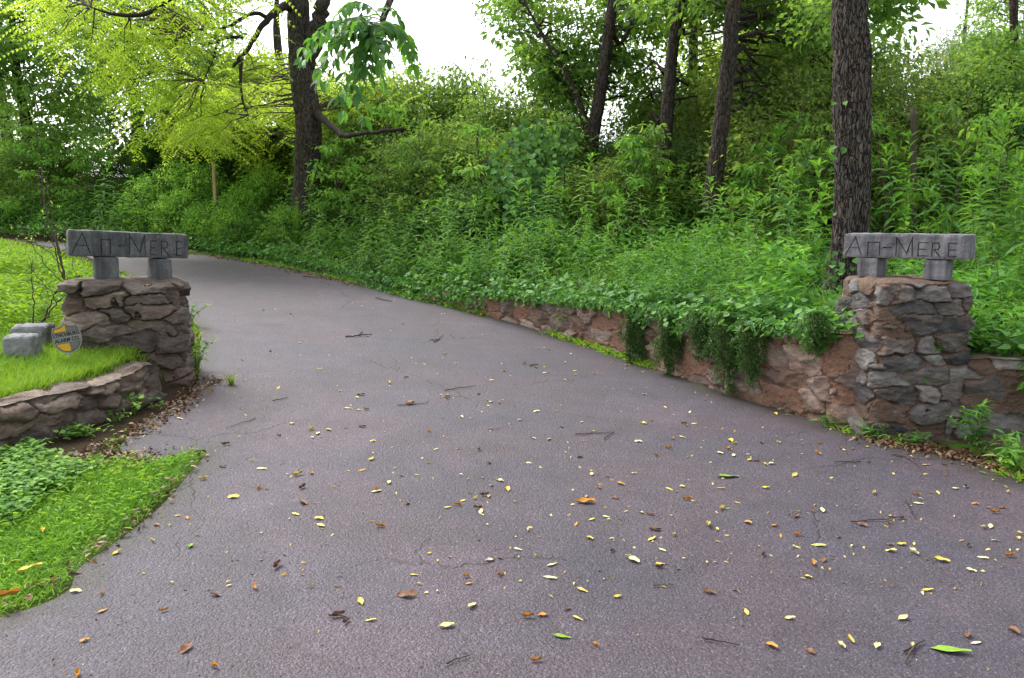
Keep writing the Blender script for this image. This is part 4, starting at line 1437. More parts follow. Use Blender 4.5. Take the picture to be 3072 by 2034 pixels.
# ------------------------------------------------------------------ shrubs
def shrub_mesh(seed, W, H, n_cl, per, size, T, tone, wfac=.5, flat_=.7, stems=9, leafy_low=.12, cr=.22):
    rg = np.random.default_rng(seed)
    st, lf = MB(), MB()
    C = []
    for k in range(n_cl):
        a = rg.uniform(0, 2 * np.pi); h = rg.uniform(leafy_low, 1)
        prof = (math.sin(math.pi * min(1, (h * .8 + .18))) ** .6)
        r = W / 2 * prof * rg.uniform(.35, 1.0) ** .6 * (1 + .25 * math.sin(3 * a + seed))
        C.append((r * math.cos(a), r * math.sin(a), H * h * rg.uniform(.82, 1.08)))
    C = np.array(C)
    for k in range(stems):
        c = C[np.argsort(-C[:, 2])[k * 3 % n_cl]]
        branch_to(rg, st, np.array([rg.normal(0, W * .04), rg.normal(0, W * .04), -.1]), c, .018, .004, n=7, sag=.1)
    for c in C:
        k = rg.integers(0, n_cl)
        b = np.array([c[0] * .35, c[1] * .35, c[2] * .6])
        branch_to(rg, st, b, c, .006, .002, 4, 5)
    for k in range(26):
        c = C[rg.integers(0, n_cl)]
        d = unit(np.array([c[0] * 1.2, c[1] * 1.2, rg.uniform(.3, 1.3) * W * .5]) + rg.normal(0, .2, 3))
        ln = rg.uniform(.25, .75) * W * .4
        sp = spline(np.array([c * .8, c + d * ln * .5, c + d * ln + np.array([0, 0, -.25 * ln])]), 8)
        st.add(*tube(sp, np.linspace(.006, .0015, 8), 4, cap=False))
        m_ = 34
        q = sp[rg.integers(1, 8, m_)] + rg.normal(0, .035, (m_, 3))
        Ls = size * rg.uniform(.7, 1.2, m_)
        leaves(lf, T, q, rg.normal(0, 1, (m_, 3)) + d, Ls, Ls * wfac, rg.random(m_), roll=.5, rg=rg)
    crown_clumps(rg, lf, C, np.full(n_cl, cr * W) * rg.uniform(.7, 1.3, n_cl), per, size, T, 0, flat_, tone, .3, wfac)
    return st, lf

def shrub_proto(name, seed, W, H, n_cl, per, size, mat, T=T_DIA, tone=(0, 1), **kw):
    st, lf = shrub_mesh(seed, W, H, n_cl, per, size, T, tone, **kw)
    root = empty(name, (0, 0, 0))
    st.build('stems', M['twig'], root, True)
    lf.build('foliage', M[mat], root)
    return root

def conifer_proto(name, seed, W, H, mat):
    rg = np.random.default_rng(seed)
    st, lf = MB(), MB()
    st.add(*tube([(0, 0, -.1), (0.02, 0, H * .5), (0, 0, H)], [.06, .04, .01], 8))
    P, D, Ls = [], [], []
    for k in range(190):
        h = rg.uniform(.06, 1.0) ** .9
        L = W / 2 * (1 - h) ** .75 * rg.uniform(.7, 1.15) + .08
        a = rg.uniform(0, 2 * np.pi)
        d = np.array([math.cos(a), math.sin(a), .35])
        p0 = np.array([0, 0, h * H * .95])
        st.add(*tube([p0, p0 + d * L * .5, p0 + d * L], [.01, .006, .003], 4, cap=False))
        m_ = int(26 + 60 * L)
        t = rg.uniform(.25, 1.05, m_)[:, None]
        P.append(p0 + d * L * t + rg.normal(0, .05, (m_, 3))); D.append(d + rg.normal(0, .6, (m_, 3)) + np.array([0, 0, .2]))
    P, D = np.concatenate(P), np.concatenate(D)
    Ls = rg.uniform(.06, .13, len(P))
    leaves(lf, T_DIA, P, D, Ls, Ls * .3, rg.random(len(P)), roll=.8, rg=rg)
    root = empty(name, (0, 0, 0))
    st.build('trunk', M['twig'], root, True)
    lf.build('foliage', M[mat], root)
    return root

PROTO = {
    'grey': shrub_proto('leafy_shrub', 1, 2.6, 3.0, 80, 120, .095, 'shrub', tone=(0, 1)),
    'grey2': shrub_proto('leafy_shrub', 2, 2.2, 2.4, 72, 120, .095, 'shrub', tone=(0, .8)),
    'olive': shrub_proto('olive_shrub', 3, 3.0, 3.2, 86, 130, .085, 'olive', tone=(0, .9)),
    'dark': shrub_proto('dark_shrub', 4, 2.4, 2.4, 66, 110, .11, 'tree_dark', tone=(0, .9)),
    'bright': shrub_proto('bright_bush', 5, 1.7, 1.5, 46, 90, .07, 'bright', T=T_L1, tone=(0, 1), wfac=.45),
    'mid': shrub_proto('green_bush', 6, 1.9, 1.8, 50, 100, .06, 'tree_mid', tone=(.1, 1)),
    'cedar': conifer_proto('cedar_bush', 7, 2.0, 2.6, 'conifer'),
    'lime': shrub_proto('lime_shrub', 8, 2.4, 2.6, 70, 100, .115, 'lime', tone=(0, .7)),
}
USED = set()
rgs = np.random.default_rng(31)
def put_shrub(kind, px, Y, H, label, group=None, W=None, py_top=None):
    """base under image column px at distance Y, top at H metres (or at image row py_top)"""
    p = at(px, 650, Y)
    z = float(tz(p[0], Y)[0])
    hp = {'grey': 3.0, 'grey2': 2.4, 'olive': 3.2, 'dark': 2.4, 'bright': 1.5, 'mid': 1.8, 'cedar': 2.6, 'lime': 2.6}[kind]
    if py_top is not None: H = max(.5, at(px, py_top - 45, Y)[2] - z)
    o = PROTO[kind] if kind not in USED else copy_tree(PROTO[kind])
    USED.add(kind)
    o.location = (p[0], Y, z - .05)
    s = H / hp
    w = s if W is None else W
    o.scale = (w * rgs.uniform(.8, 1.2), w * rgs.uniform(.8, 1.2), s)
    o.rotation_euler = (0, 0, rgs.uniform(0, 6.28))
    tag(o, label, 'conifer' if kind == 'cedar' else 'shrub', group)

GB = 'shrubs massed along the back of the bank'
L_GREY = 'fine leaved grey green shrub massed along the back of the bank'
L_OLIVE = 'olive green twiggy shrub behind the tall weeds'
L_DARK = 'dark green shrub in the shade at the back of the bank'
L_LIME = 'yellowish green shrub lit from behind at the back of the bank'
for kind, px, Y, top, W in (
        ('grey', 1130, 20, 300, 1.1), ('grey', 1270, 19.5, 285, 1.1), ('grey2', 1400, 20, 262, 1.15), ('grey', 1500, 18.5, 330, 1.0), ('grey2', 1230, 17, 470, 1.0),
        ('grey2', 1330, 16.5, 420, 1.0), ('grey', 1450, 16, 470, .9), ('grey', 1680, 16.5, 420, 1.0), ('grey2', 1620, 18, 330, .9), ('grey2', 1830, 16.5, 450, .9),
        ('grey', 1730, 15.2, 560, .7), ('grey', 1960, 18.5, 330, .9), ('grey2', 2080, 17.5, 300, 1.0), ('grey2', 1080, 18.5, 420, 1.0)):
    put_shrub(kind, px, Y, 0, L_GREY, GB, W, top)
GO = 'olive shrubs behind the tall weeds'
for px, Y, top, W in ((2250, 15.5, 200, 1.0), (2360, 14.5, 270, .95), (2480, 14.5, 300, .9), (2120, 16, 330, .9), (2650, 14, 250, .8), (2740, 15, 230, .8), (2330, 15.6, 330, .8), (1880, 15, 520, .7)):
    put_shrub('olive', px, Y, 0, L_OLIVE, GO, W, top)
GD = 'dark shrubs at the back of the bank'
for px, Y, top, W in ((1580, 15.5, 560, .8), (1440, 15, 600, .7), (1020, 19.5, 430, .9), (2180, 17.5, 420, 1.0), (2060, 15.5, 480, .8), (2560, 15.5, 330, .9), (2800, 14.6, 330, .9), (2930, 14.2, 350, .9), (3060, 14, 370, .9), (1560, 19, 420, .9)):
    put_shrub('dark', px, Y, 0, L_DARK, GD, W, top)
GLm = 'yellow green shrubs at the back of the bank'
for px, Y, top, W in ((1090, 21.5, 280, 1.1), (1210, 22, 280, 1.0), (1340, 21.5, 330, 1.0), (2260, 18.5, 130, 1.1), (2380, 18, 160, 1.0), (830, 20.5, 470, .9), (980, 21, 330, .8)):
    put_shrub('lime', px, Y, 0, L_LIME, GLm, W, top)
GC = 'dark cedar bushes beyond the drive on the left'
for px, Y, top, W in ((530, 22, 350, 1.0), (470, 21.5, 440, .9), (640, 22, 330, 1.2), (580, 20.5, 430, 1.0), (740, 21, 400, 1.1), (830, 20.5, 420, 1.0), (420, 23, 470, 1.1), (690, 20, 480, .9)):
    put_shrub('cedar', px, Y, 0, 'dark feathery cedar bush beyond the drive on the left', GC, W, top)
GM = 'green bushes at the far end of the lawn'
for px, Y, top, W in ((40, 24, 520, 1.2), (140, 24.5, 500, 1.2), (240, 25, 520, 1.2), (330, 25, 540, 1.1), (90, 23, 590, 1.0), (200, 23.5, 600, 1.0), (-60, 23, 540, 1.2), (280, 24, 610, .8), (-120, 24, 480, 1.3), (20, 27, 470, 1.3)):
    put_shrub('mid', px, Y, 0, 'loose mid green bush at the far end of the lawn', GM, W, top)
GE = 'bright bushes along the edge of the drive'
for px, Y, top, W in ((480, 20.6, 575, .95), (540, 19.9, 545, .9), (600, 19.4, 560, .85), (440, 21.2, 610, .8), (660, 19.4, 600, .8), (730, 18.6, 610, .8), (520, 19.2, 640, .6), (610, 18.6, 660, .55), (780, 18.8, 560, .8), (700, 17.9, 680, .55), (860, 17.4, 670, .6)):
    put_shrub('bright', px, Y, 0, 'bright green leafy bush at the far edge of the drive', GE, W, top)

# ------------------------------------------------------------------ tall weeds
def weed_proto(name, seed, H, nleaf, leafl, bare=.25, mat='weed', wid=.24, lean=.1, topn=8):
    rg = np.random.default_rng(seed)
    st, lf, tp = MB(), MB(), MB()
    n = 12
    t = np.linspace(0, 1, n)
    b = rg.normal(0, lean, 2)
    p = np.stack([b[0] * t ** 2 * H, b[1] * t ** 2 * H, t * H - .05], 1)
    st.add(*tube(p, np.linspace(.006, .0025, n), 5, cap=False))
    k = np.arange(nleaf)
    h = bare + (1 - bare) * (k / nleaf) ** .9
    a = k * 2.39996 + rg.normal(0, .25, nleaf)
    pos = np.stack([np.interp(h, t, p[:, i]) for i in range(3)], 1)
    el = np.interp(h, [0, .5, .85, 1], [-.25, .1, .55, 1.4]) + rg.normal(0, .15, nleaf)
    D = np.stack([np.cos(a), np.sin(a), el], 1)
    L = leafl * np.interp(h, [0, .3, .7, 1], [.7, 1, 1, .55]) * rg.uniform(.8, 1.15, nleaf)
    low = h < .86
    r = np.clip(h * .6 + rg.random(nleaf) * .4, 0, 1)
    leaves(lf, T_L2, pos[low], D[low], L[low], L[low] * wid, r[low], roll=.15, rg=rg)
    leaves(tp, T_L1, pos[~low], D[~low], L[~low], L[~low] * wid, rg.random((~low).sum()), roll=.15, rg=rg)
    a = np.arange(topn) * 2.4
    D = np.stack([np.cos(a), np.sin(a), np.linspace(.5, 2.2, topn)], 1)
    L = leafl * np.linspace(.75, .35, topn)
    leaves(tp, T_L1, np.repeat(p[-1:], topn, 0) + rg.normal(0, .01, (topn, 3)), D, L, L * wid, rg.random(topn), roll=.1, rg=rg)
    root = empty(name, (0, 0, 0))
    st.build('stem', M['stem'], root, True)
    lf.build('leaves', M[mat], root)
    tp.build('tip_leaves', M['weed_top'], root)
    return root, H

TW = [weed_proto('tall_weed', 300 + k, h, n, l, b, *(('bright', .4, .22, 4) if k == 4 else ())) for k, (h, n, l, b) in enumerate(((1.55, 34, .23, .2), (1.8, 40, .24, .25), (1.3, 30, .22, .15), (1.65, 36, .25, .3), (1.05, 44, .14, .12), (1.95, 42, .22, .28)))]
TW += [weed_proto('tall_weed', 320, 1.5, 24, .21, .2, 'under', .42, .14, 6), weed_proto('tall_weed', 321, 1.35, 100, .12, .12, 'bright', .14, .12, 10),
       weed_proto('tall_weed', 322, 1.7, 30, .2, .3, 'under', .32, .2, 6), weed_proto('dry_stalk', 323, 1.3, 16, .13, .2, 'dry', .16, .2, 2)]
used_w = set()
GW = 'tall weeds on the bank behind the right pillar'
GW2 = 'tall weeds on the bank beside the drive'
def put_weed(x, y, s, label, group, k):
    src, H = TW[k]
    o = src if k not in used_w else copy_tree(src)
    used_w.add(k)
    o.location = (x, y, float(tz(x, y)[0]) - .02)
    o.scale = (s, s, s)
    o.rotation_euler = (rgs.normal(0, .13), rgs.normal(0, .13), rgs.uniform(0, 6.28))
    tag(o, label, 'weed', group)

cand = []
tries = 0
while len(cand) < 185 and tries < 20000:
    tries += 1
    x, y = rgs.uniform(-.5, 8), rgs.uniform(7.2, 14.5)
    u = bank_u(np.array([[x, y]]))[0]
    px, py, dep = project(np.array([[x, y, 1.3]]))
    if not (-50 < px[0] < 3200): continue
    if u < .45 or u > 7.0: continue
    if 2380 < px[0] < 2960 and y < 9.7: continue
    if np.hypot(x - 3.6, y - 9.3) < .45: continue
    if noise2(np.array([x]), np.array([y]), .6, 2, 71)[0] < -.35: continue
    if any((x - a) ** 2 + (y - b) ** 2 < .05 for a, b in cand): continue
    cand.append((x, y))
for x, y in cand:
    put_weed(x, y, rgs.uniform(.72, 1.2) * (.74 + .26 * float(smooth(np.array(x), 2.6, 4.2))) * (.62 + .38 * float(smooth(np.array(bank_u(np.array([[x, y]]))[0]), .6, 2.6))), 'tall leafy green weed stalk growing on the bank around the large trunk', GW, int(rgs.integers(0, 9)))
cand2 = []
tries = 0
while len(cand2) < 105 and tries < 20000:
    tries += 1
    x, y = rgs.uniform(-9, 1.0), rgs.uniform(9, 20)
    u = bank_u(np.array([[x, y]]))[0]
    if u < .5 or u > 4.2: continue
    if np.hypot(x + 4.36, y - 18) < .5: continue
    if any((x - a) ** 2 + (y - b) ** 2 < .08 for a, b in cand2): continue
    cand2.append((x, y))
for x, y in cand2:
    put_weed(x, y, rgs.uniform(.55, .95), 'medium leafy weed stalk growing on the bank along the far drive', GW2, int(rgs.integers(0, 9)))
for k in range(16):
    x, y = (rgs.uniform(-1, 3), rgs.uniform(8.6, 12)) if k < 9 else (rgs.uniform(4.2, 6), rgs.uniform(8, 11))
    if bank_u(np.array([[x, y]]))[0] > .6 and abs(project(np.array([[x, y, 1.]]))[0][0] - 2550) > 90:
        put_weed(x, y, rgs.uniform(.5, .85), 'dry yellowish dead stalk standing among the green bank weeds', 'dead stalks among the weeds', 9)
# single weeds
for px, Y, s, k, lb in ((290, 19.6, 1.05, 1, 'single tall bright weed standing behind the left carved beam'), (916, 17.3, .85, 3, 'tall weed in front of the foot of the lime leaved tree'), (975, 17.4, .6, 0, 'shorter weed beside the foot of the lime leaved tree')):
    p = at(px, 650, Y)
    put_weed(p[0], Y, s, lb, None, k)

# ------------------------------------------------------------------ undergrowth on the bank (nobody could count it)
def bank_points(rg, n, ulo, uhi, box, pw=1.0):
    P = np.stack([rg.uniform(box[0], box[1], n), rg.uniform(box[2], box[3], n)], 1)
    u = bank_u(P)
    k = (u > ulo) & (u < uhi)
    P, u = P[k], u[k]
    z = terrain(P[:, 0], P[:, 1], plants=True) + .02 * (u < .4)
    Q = np.c_[P, z]
    k = infrus(Q + np.array([0, 0, .3]))
    # thin with distance
    keep = rg.random(len(Q)) < np.clip((11.0 / np.clip(Q[:, 1], 4, 40)) ** pw, 0, 1)
    k &= keep
    return Q[k], u[k]

def undergrowth():
    rg = np.random.default_rng(404)
    mb = MB()
    Q, u = bank_points(rg, 64000, .0, 9.5, (-14, 8.5, 4.8, 24))
    k = rg.random(len(Q)) < .3 + .7 * smooth(noise2(Q[:, 0], Q[:, 1], 1.5, 2, 91), -.25, .25)
    Q, u = Q[k], u[k]
    hn = .3 + .42 * noise2(Q[:, 0], Q[:, 1], 1.4, 3, 9)
    hn = np.clip(hn, .05, .75) * smooth(u, -.25, .7) + .06
    pq = project(Q)[0]
    hn = np.where((pq > 2400) & (pq < 2700) & (Q[:, 1] < 9.4), np.minimum(hn, .14), hn)
    per = 7
    k = np.repeat(np.arange(len(Q)), per)
    h = rg.random(len(k)) * hn[k]
    P = Q[k] + np.c_[rg.normal(0, .06, (len(k), 2)), h]
    a = rg.uniform(0, 2 * np.pi, len(k))
    D = np.stack([np.cos(a), np.sin(a), rg.normal(.15, .35, len(k))], 1)
    Ls = rg.uniform(.05, .11, len(k)) * (1 + .02 * (Q[k][:, 1] - 8)) * (1 + .6 * (noise2(Q[:, 0], Q[:, 1], .9, 2, 57) > .1))[k]
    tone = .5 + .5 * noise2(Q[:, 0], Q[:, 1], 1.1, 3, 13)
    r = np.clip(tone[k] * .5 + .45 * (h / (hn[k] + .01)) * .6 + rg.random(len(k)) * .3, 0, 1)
    sel = rg.random(len(k)) < .6
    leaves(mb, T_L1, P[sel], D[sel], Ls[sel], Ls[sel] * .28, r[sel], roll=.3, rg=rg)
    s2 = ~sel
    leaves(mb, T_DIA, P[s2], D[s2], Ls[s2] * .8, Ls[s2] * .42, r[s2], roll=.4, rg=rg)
    tag(mb.build('undergrowth', M['under']), 'mixed green weeds covering the bank', 'undergrowth', kind='stuff')

    # thicket of lesser weed stalks between the tall ones
    mb = MB()
    Q, u = bank_points(rg, 7600, .05, 9, (-13, 8.5, 5.4, 23), .6)
    Q = Q[rg.random(len(Q)) < .35 + .65 * smooth(noise2(Q[:, 0], Q[:, 1], .7, 2, 33), -.3, .3)]
    u = bank_u(Q[:, :2])
    pq = project(Q)[0]
    ok = ~((Q[:, 0] > 2.9) & (Q[:, 1] < 8.6)) & ~((pq > 2400) & (pq < 2680) & (Q[:, 1] < 9.4)) & (np.hypot(Q[:, 0] - 3.6, Q[:, 1] - 9.3) > .4)
    Q, u = Q[ok], u[ok]
    Hh = rg.uniform(.35, 1.0, len(Q)) * (.78 + .22 * smooth(u, .1, 1.0)) * (1 - .35 * (Q[:, 0] > 1.2) * (u < .7)) * (.75 + .35 * smooth(-Q[:, 0], -2, 3))
    per = 20
    k = np.repeat(np.arange(len(Q)), per)
    h = np.tile((np.arange(per) + .5) / per, len(Q)) ** .8
    ln = rg.normal(0, .12, (len(Q), 2))
    P = Q[k] + np.c_[ln[k] * (h ** 2)[:, None] * Hh[k][:, None], h * Hh[k]]
    a = np.tile(np.arange(per) * 2.4, len(Q)) + rg.uniform(0, 6.28, len(Q))[k]
    D = np.stack([np.cos(a), np.sin(a), np.interp(h, [0, .6, .9, 1], [-.2, .15, .7, 2.0])], 1)
    Ls = np.interp(h, [0, .4, .8, 1], [.13, .19, .15, .09]) * rg.uniform(.7, 1.15, len(k)) * (.7 + .4 * Hh[k])
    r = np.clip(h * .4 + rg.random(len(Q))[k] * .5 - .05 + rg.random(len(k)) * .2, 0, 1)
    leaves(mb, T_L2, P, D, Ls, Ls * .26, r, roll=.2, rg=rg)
    tag(mb.build('weed_thicket', M['weed']), 'leafy green weeds crowding the bank', 'weeds', kind='stuff')

    # round ivy-like leaves near the wall top and the drive edge
    mb = MB()
    Q, u = bank_points(rg, 110000, .02, 2.0, (-12, 8.5, 4.8, 22))
    keep = rg.random(len(Q)) < np.exp(-u / .5) * .32 * (.4 + .45 * np.sign(noise2(Q[:, 0], Q[:, 1], 1.3, 2, 19) + .25))
    Q, u = Q[keep], u[keep]
    per = 4
    k = np.repeat(np.arange(len(Q)), per)
    P = Q[k] + np.c_[rg.normal(0, .07, (len(k), 2)), rg.random(len(k)) * .2 + .02]
    a = rg.uniform(0, 2 * np.pi, len(k))
    D = np.stack([np.cos(a) - .35, np.sin(a) - .55, rg.normal(-.25, .25, len(k))], 1)
    Ls = rg.uniform(.05, .095, len(k))
    leaves(mb, T_ROUND, P, D, Ls, Ls * .95, rg.random(len(k)), up=(-.2, -.4, .9), roll=.3, rg=rg)
    tag(mb.build('ground_ivy', M['ivy']), 'dark round leaved creeper spilling over the wall top', 'ivy', kind='stuff')

    # leaves spilling down the face of the retaining wall and hiding its far end
    mb = MB()
    pl = resample(BANK_B, .02)
    pl = pl[(pl[:, 0] > -9.5) & (pl[:, 0] < 2.45) & (pl[:, 1] > 5)]
    n = 14000
    i = rg.integers(0, len(pl) - 1, n)
    d = unit(pl[i + 1] - pl[i]); nin = np.stack([d[:, 1], -d[:, 0]], 1)
    b = base_z(pl[i, 0], pl[i, 1])
    top = np.maximum(.14, .68 - .02 * (2.9 - pl[i, 0]) - b)
    down = smooth(-pl[i, 0], .5, 2.6)
    lim = rg.random(n) ** 1.8 * (.05 + .34 * np.clip(.0 + noise2(pl[i, 0], pl[i, 1], 2.3, 3, 44), 0, 1) * (1 - .7 * smooth(pl[i, 0], 1.7, 2.2)) + .9 * down)
    z = b + np.clip(top * 1.05 + .1 * rg.random(n) - lim, .02, None)
    P = np.c_[pl[i] + nin * (rg.uniform(-.1, .2, n))[:, None] + rg.normal(0, .03, (n, 2)), z]
    a = rg.uniform(0, 2 * np.pi, n)
    D = np.stack([np.cos(a) * .6 - .5, np.sin(a) * .6 - .5, rg.normal(-.4, .3, n)], 1)
    Ls = rg.uniform(.035, .085, n)
    sel = rg.random(n) < .25
    leaves(mb, T_ROUND, P[sel], D[sel], Ls[sel] * .8, Ls[sel] * .75, rg.random(sel.sum()), up=(-.5, -.7, .5), roll=.3, rg=rg)
    leaves(mb, T_L1, P[~sel], D[~sel], Ls[~sel], Ls[~sel] * .32, rg.random((~sel).sum()), up=(-.5, -.7, .5), roll=.4, rg=rg, m=1)
    tag(mb.build('trailing_foliage', [M['ivy'], M['under']]), 'small leaves trailing over the retaining wall', 'foliage', kind='stuff')

    # grass blades standing among the weeds, some of them dry
    mb = MB()
    Q, u = bank_points(rg, 9000, .2, 7, (-12, 8.5, 4.8, 21))
    per = 5
    k = np.repeat(np.arange(len(Q)), per)
    P = Q[k] + np.c_[rg.normal(0, .03, (len(k), 2)), np.zeros(len(k))]
    a = rg.uniform(0, 2 * np.pi, len(k))
    D = np.stack([np.cos(a), np.sin(a), rg.uniform(.5, 2.0, len(k))], 1)
    dry = rg.random(len(k)) < .16
    Ls = rg.uniform(.2, .5, len(k))
    leaves(mb, T_BLADE, P[~dry], D[~dry], Ls[~dry], .010, rg.random((~dry).sum()), roll=.3, rg=rg)
    leaves(mb, T_BLADE, P[dry], D[dry], Ls[dry] * .9, .010, rg.random(dry.sum()), roll=.3, m=1, rg=rg)
    tag(mb.build('bank_grass', [M['under'], M['dry']]), 'long grass blades among the bank weeds', 'grass', kind='stuff')

    # bright stilt-grass cascading right of the right pillar
    mb = MB()
    n = 14000
    P = np.stack([rg.uniform(3.25, 6.2, n), rg.uniform(5.5, 8.2, n)], 1)
    u = bank_u(P)
    P = P[(u > .12)]
    z = terrain(P[:, 0], P[:, 1])
    hang = rg.random(len(P)) ** 1.5 * .34
    P3 = np.c_[P, z + hang]
    a = rg.uniform(0, 2 * np.pi, len(P))
    D = np.stack([np.cos(a) - .2, np.sin(a) - .6, rg.normal(.0, .35, len(P))], 1)
    Ls = rg.uniform(.07, .14, len(P))
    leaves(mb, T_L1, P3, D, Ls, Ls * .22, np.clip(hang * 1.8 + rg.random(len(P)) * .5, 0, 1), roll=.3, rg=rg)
    # over the face of the wing wall
    n = 2600
    t = rg.random(n)
    X = 3.6 + 2.1 * t ** .8
    Y = np.interp(X, [3.2, 3.6, 4.1, 4.7, 5.6], [6.12, 6.02, 5.86, 5.6, 5.2]) - rg.uniform(.02, .22, n)
    lowp = np.interp(X, [3.4, 3.7, 4.0, 5.6], [.5, .42, .12, .0])
    Z = lowp + (np.interp(X, [3.2, 3.6, 4.2, 5.6], [.72, .66, .6, .4]) - lowp) * rg.random(n)
    P3 = np.c_[X, Y, Z]
    a = rg.uniform(0, 2 * np.pi, n)
    D = np.stack([np.cos(a) * .7, np.sin(a) * .5 - .6, rg.normal(-.35, .4, n)], 1)
    Ls = rg.uniform(.07, .13, n)
    leaves(mb, T_L1, P3, D, Ls, Ls * .22, rg.random(n), up=(0, -.7, .6), roll=.35, rg=rg)
    tag(mb.build('stilt_grass', M['under']), 'bright green stilt grass cascading beside the right pillar', 'grass', kind='stuff')
undergrowth()

# ------------------------------------------------------------------ grass: lawn and verge
def lawn():
    rg = np.random.default_rng(505)
    def pts(n, box, cond, dens):
        P = np.stack([rg.uniform(box[0], box[1], n), rg.uniform(box[2], box[3], n)], 1)
        w = -polydist(P, LAWN_B)[0]
        u = bank_u(P)
        road = in_poly(P, ROAD_POLY)
        k = cond(P, w, u, road)
        P = P[k]
        Q = np.c_[P, terrain(P[:, 0], P[:, 1])]
        k = infrus(Q + np.array([0, 0, .1]), 750)
        Q = Q[k]
        return Q[rg.random(len(Q)) < np.clip(dens / Q[:, 1], 0, 1)]
    def blades(mb, Q, hl, hw, lean=.6, m=0):
        n = len(Q)
        a = rg.uniform(0, 2 * np.pi, n)
        D = np.stack([np.cos(a) * lean, np.sin(a) * lean, rg.uniform(.5, 1.3, n)], 1)
        patch = .5 + .4 * noise2(Q[:, 0], Q[:, 1], 1.6, 3, 8)
        r = np.clip(patch * .6 + rg.random(n) * .45, 0, 1)
        leaves(mb, T_BLADE, Q, D, rg.uniform(*hl, n), rg.uniform(*hw, n), r, roll=.4, m=m, rg=rg)
    mb = MB()
    Q = pts(230000, (-14, -2.6, 2.6, 12), lambda P, w, u, rd: (w > .12) & (u < 0) & ~rd, 6.5)
    blades(mb, Q, (.05, .11), (.005, .009))
    Q = pts(60000, (-18, -4, 10, 22), lambda P, w, u, rd: (w > .1) & (u < -.1) & ~rd, 14)
    blades(mb, Q, (.05, .12), (.012, .022))
    # longer pale grass above the low wall
    Q = pts(60000, (-4.6, -2.6, 4.0, 7.2), lambda P, w, u, rd: (w > .28) & (w < 1.3), 9)
    blades(mb, Q, (.06, .13), (.004, .006), .55)
    # strip beside the left pillar and the verge right of the wing wall
    Q = pts(30000, (-7, -2.4, 7.2, 14), lambda P, w, u, rd: (w > -.6) & (w < .2) & ~rd & (u < 0), 20)
    blades(mb, Q, (.04, .1), (.005, .009))
    Q = pts(40000, (3.2, 8, 3, 6.2), lambda P, w, u, rd: (u < .1) & ~rd, 30)
    Q = Q[Q[:, 0] > 3.6]
    blades(mb, Q, (.03, .08), (.004, .008))
    # weeds in the lawn
    Q = pts(9000, (-12, -3, 7.2, 13), lambda P, w, u, rd: (w > .3) & ~rd, 10)
    Q = Q[noise2(Q[:, 0], Q[:, 1], .8, 2, 61) > -.1]
    k = np.repeat(np.arange(len(Q)), 6)
    P = Q[k] + np.c_[rg.normal(0, .05, (len(k), 2)), rg.random(len(k)) * .22]
    a = rg.uniform(0, 2 * np.pi, len(k))
    leaves(mb, T_L1, P, np.stack([np.cos(a), np.sin(a), rg.normal(.2, .4, len(k))], 1), rg.uniform(.06, .12, len(k)), .03, rg.random(len(k)) * .8, roll=.4, rg=rg)
    tag(mb.build('lawn_grass', M['lawn']), 'bright lawn grass behind the low wall', 'grass', kind='stuff')
    # the verge in the near left corner
    tip, e1, e2 = px_ground(618, 1352), px_ground(350, 1375), px_ground(-200, 1450)
    mb = MB()
    def vcond(P, w, u, rd):
        wl = -w
        far = polydist(P, np.array([tip + np.array([.05, .02]), px_ground(430, 1395), e1, px_ground(200, 1400), px_ground(0, 1420), e2]))[0]
        return (~rd) & (w < -.15) & (u < 0) & (P[:, 1] < 6) & (far < -.0)
    Q = pts(330000, (-6.2, -1.2, 1.6, 5.8), lambda P, w, u, rd: (~rd) & (w < -.3) & (u < 0), 30)
    dl = np.abs(polydist(Q[:, :2], L_S)[0])
    nz = noise2(Q[:, 0], Q[:, 1], 2.2, 3, 77)
    py = project(Q)[1]; px = project(Q)[0]
    bare = (py < 1395 - .02 * np.abs(px - 450)) & (px > 180) & (nz < .3) & (px < 470)
    keep = ~bare & (rg.random(len(Q)) < .25 + .75 * smooth(dl, .0, .12)) & (nz > -.75)
    Q = Q[keep]; dl = dl[keep]
    thin = rg.random(len(Q)) < .35 + .65 * smooth(dl + .06 * noise2(Q[:, 0], Q[:, 1], 5, 2, 3), .02, .22)
    Q = Q[thin]; dl = dl[thin]
    near = dl < .14
    blades(mb, Q[near], (.015, .045), (.004, .007), 1.0)
    blades(mb, Q[~near], (.025, .065), (.004, .007), .9)
    k = rg.random(len(Q)) < .1
    q = Q[k]
    a = rg.uniform(0, 2 * np.pi, len(q))
    leaves(mb, T_L1, q + np.c_[np.zeros((len(q), 2)), rg.random(len(q)) * .05 + .01], np.stack([np.cos(a), np.sin(a), rg.normal(.25, .3, len(q))], 1), rg.uniform(.03, .055, len(q)), .011, rg.random(len(q)), roll=.4, rg=rg)
    tag(mb.build('verge_grass', M['verge']), 'bright grass of the verge in the near left corner', 'grass', kind='stuff')
    # broad leaved ground cover under the low wall
    mb = MB()
    Q = pts(9000, (-4.8, -2.0, 4.0, 6.2), lambda P, w, u, rd: (~rd) & (w < -.05) & (w > -.75) & (u < 0), 30)
    px, py, _ = project(Q)
    Q = Q[(px < 480) & (noise2(Q[:, 0], Q[:, 1], 3, 2, 12) > -.35 + .0013 * np.clip(px - 150, 0, 400))]
    k = np.repeat(np.arange(len(Q)), 4)
    P = Q[k] + np.c_[rg.normal(0, .03, (len(k), 2)), rg.random(len(k)) * .07 + .015]
    a = rg.uniform(0, 2 * np.pi, len(k))
    Ls = rg.uniform(.022, .042, len(k))
    leaves(mb, T_ROUND, P, np.stack([np.cos(a), np.sin(a), rg.normal(.0, .2, len(k))], 1), Ls, Ls * .9, rg.random(len(k)), roll=.25, rg=rg)
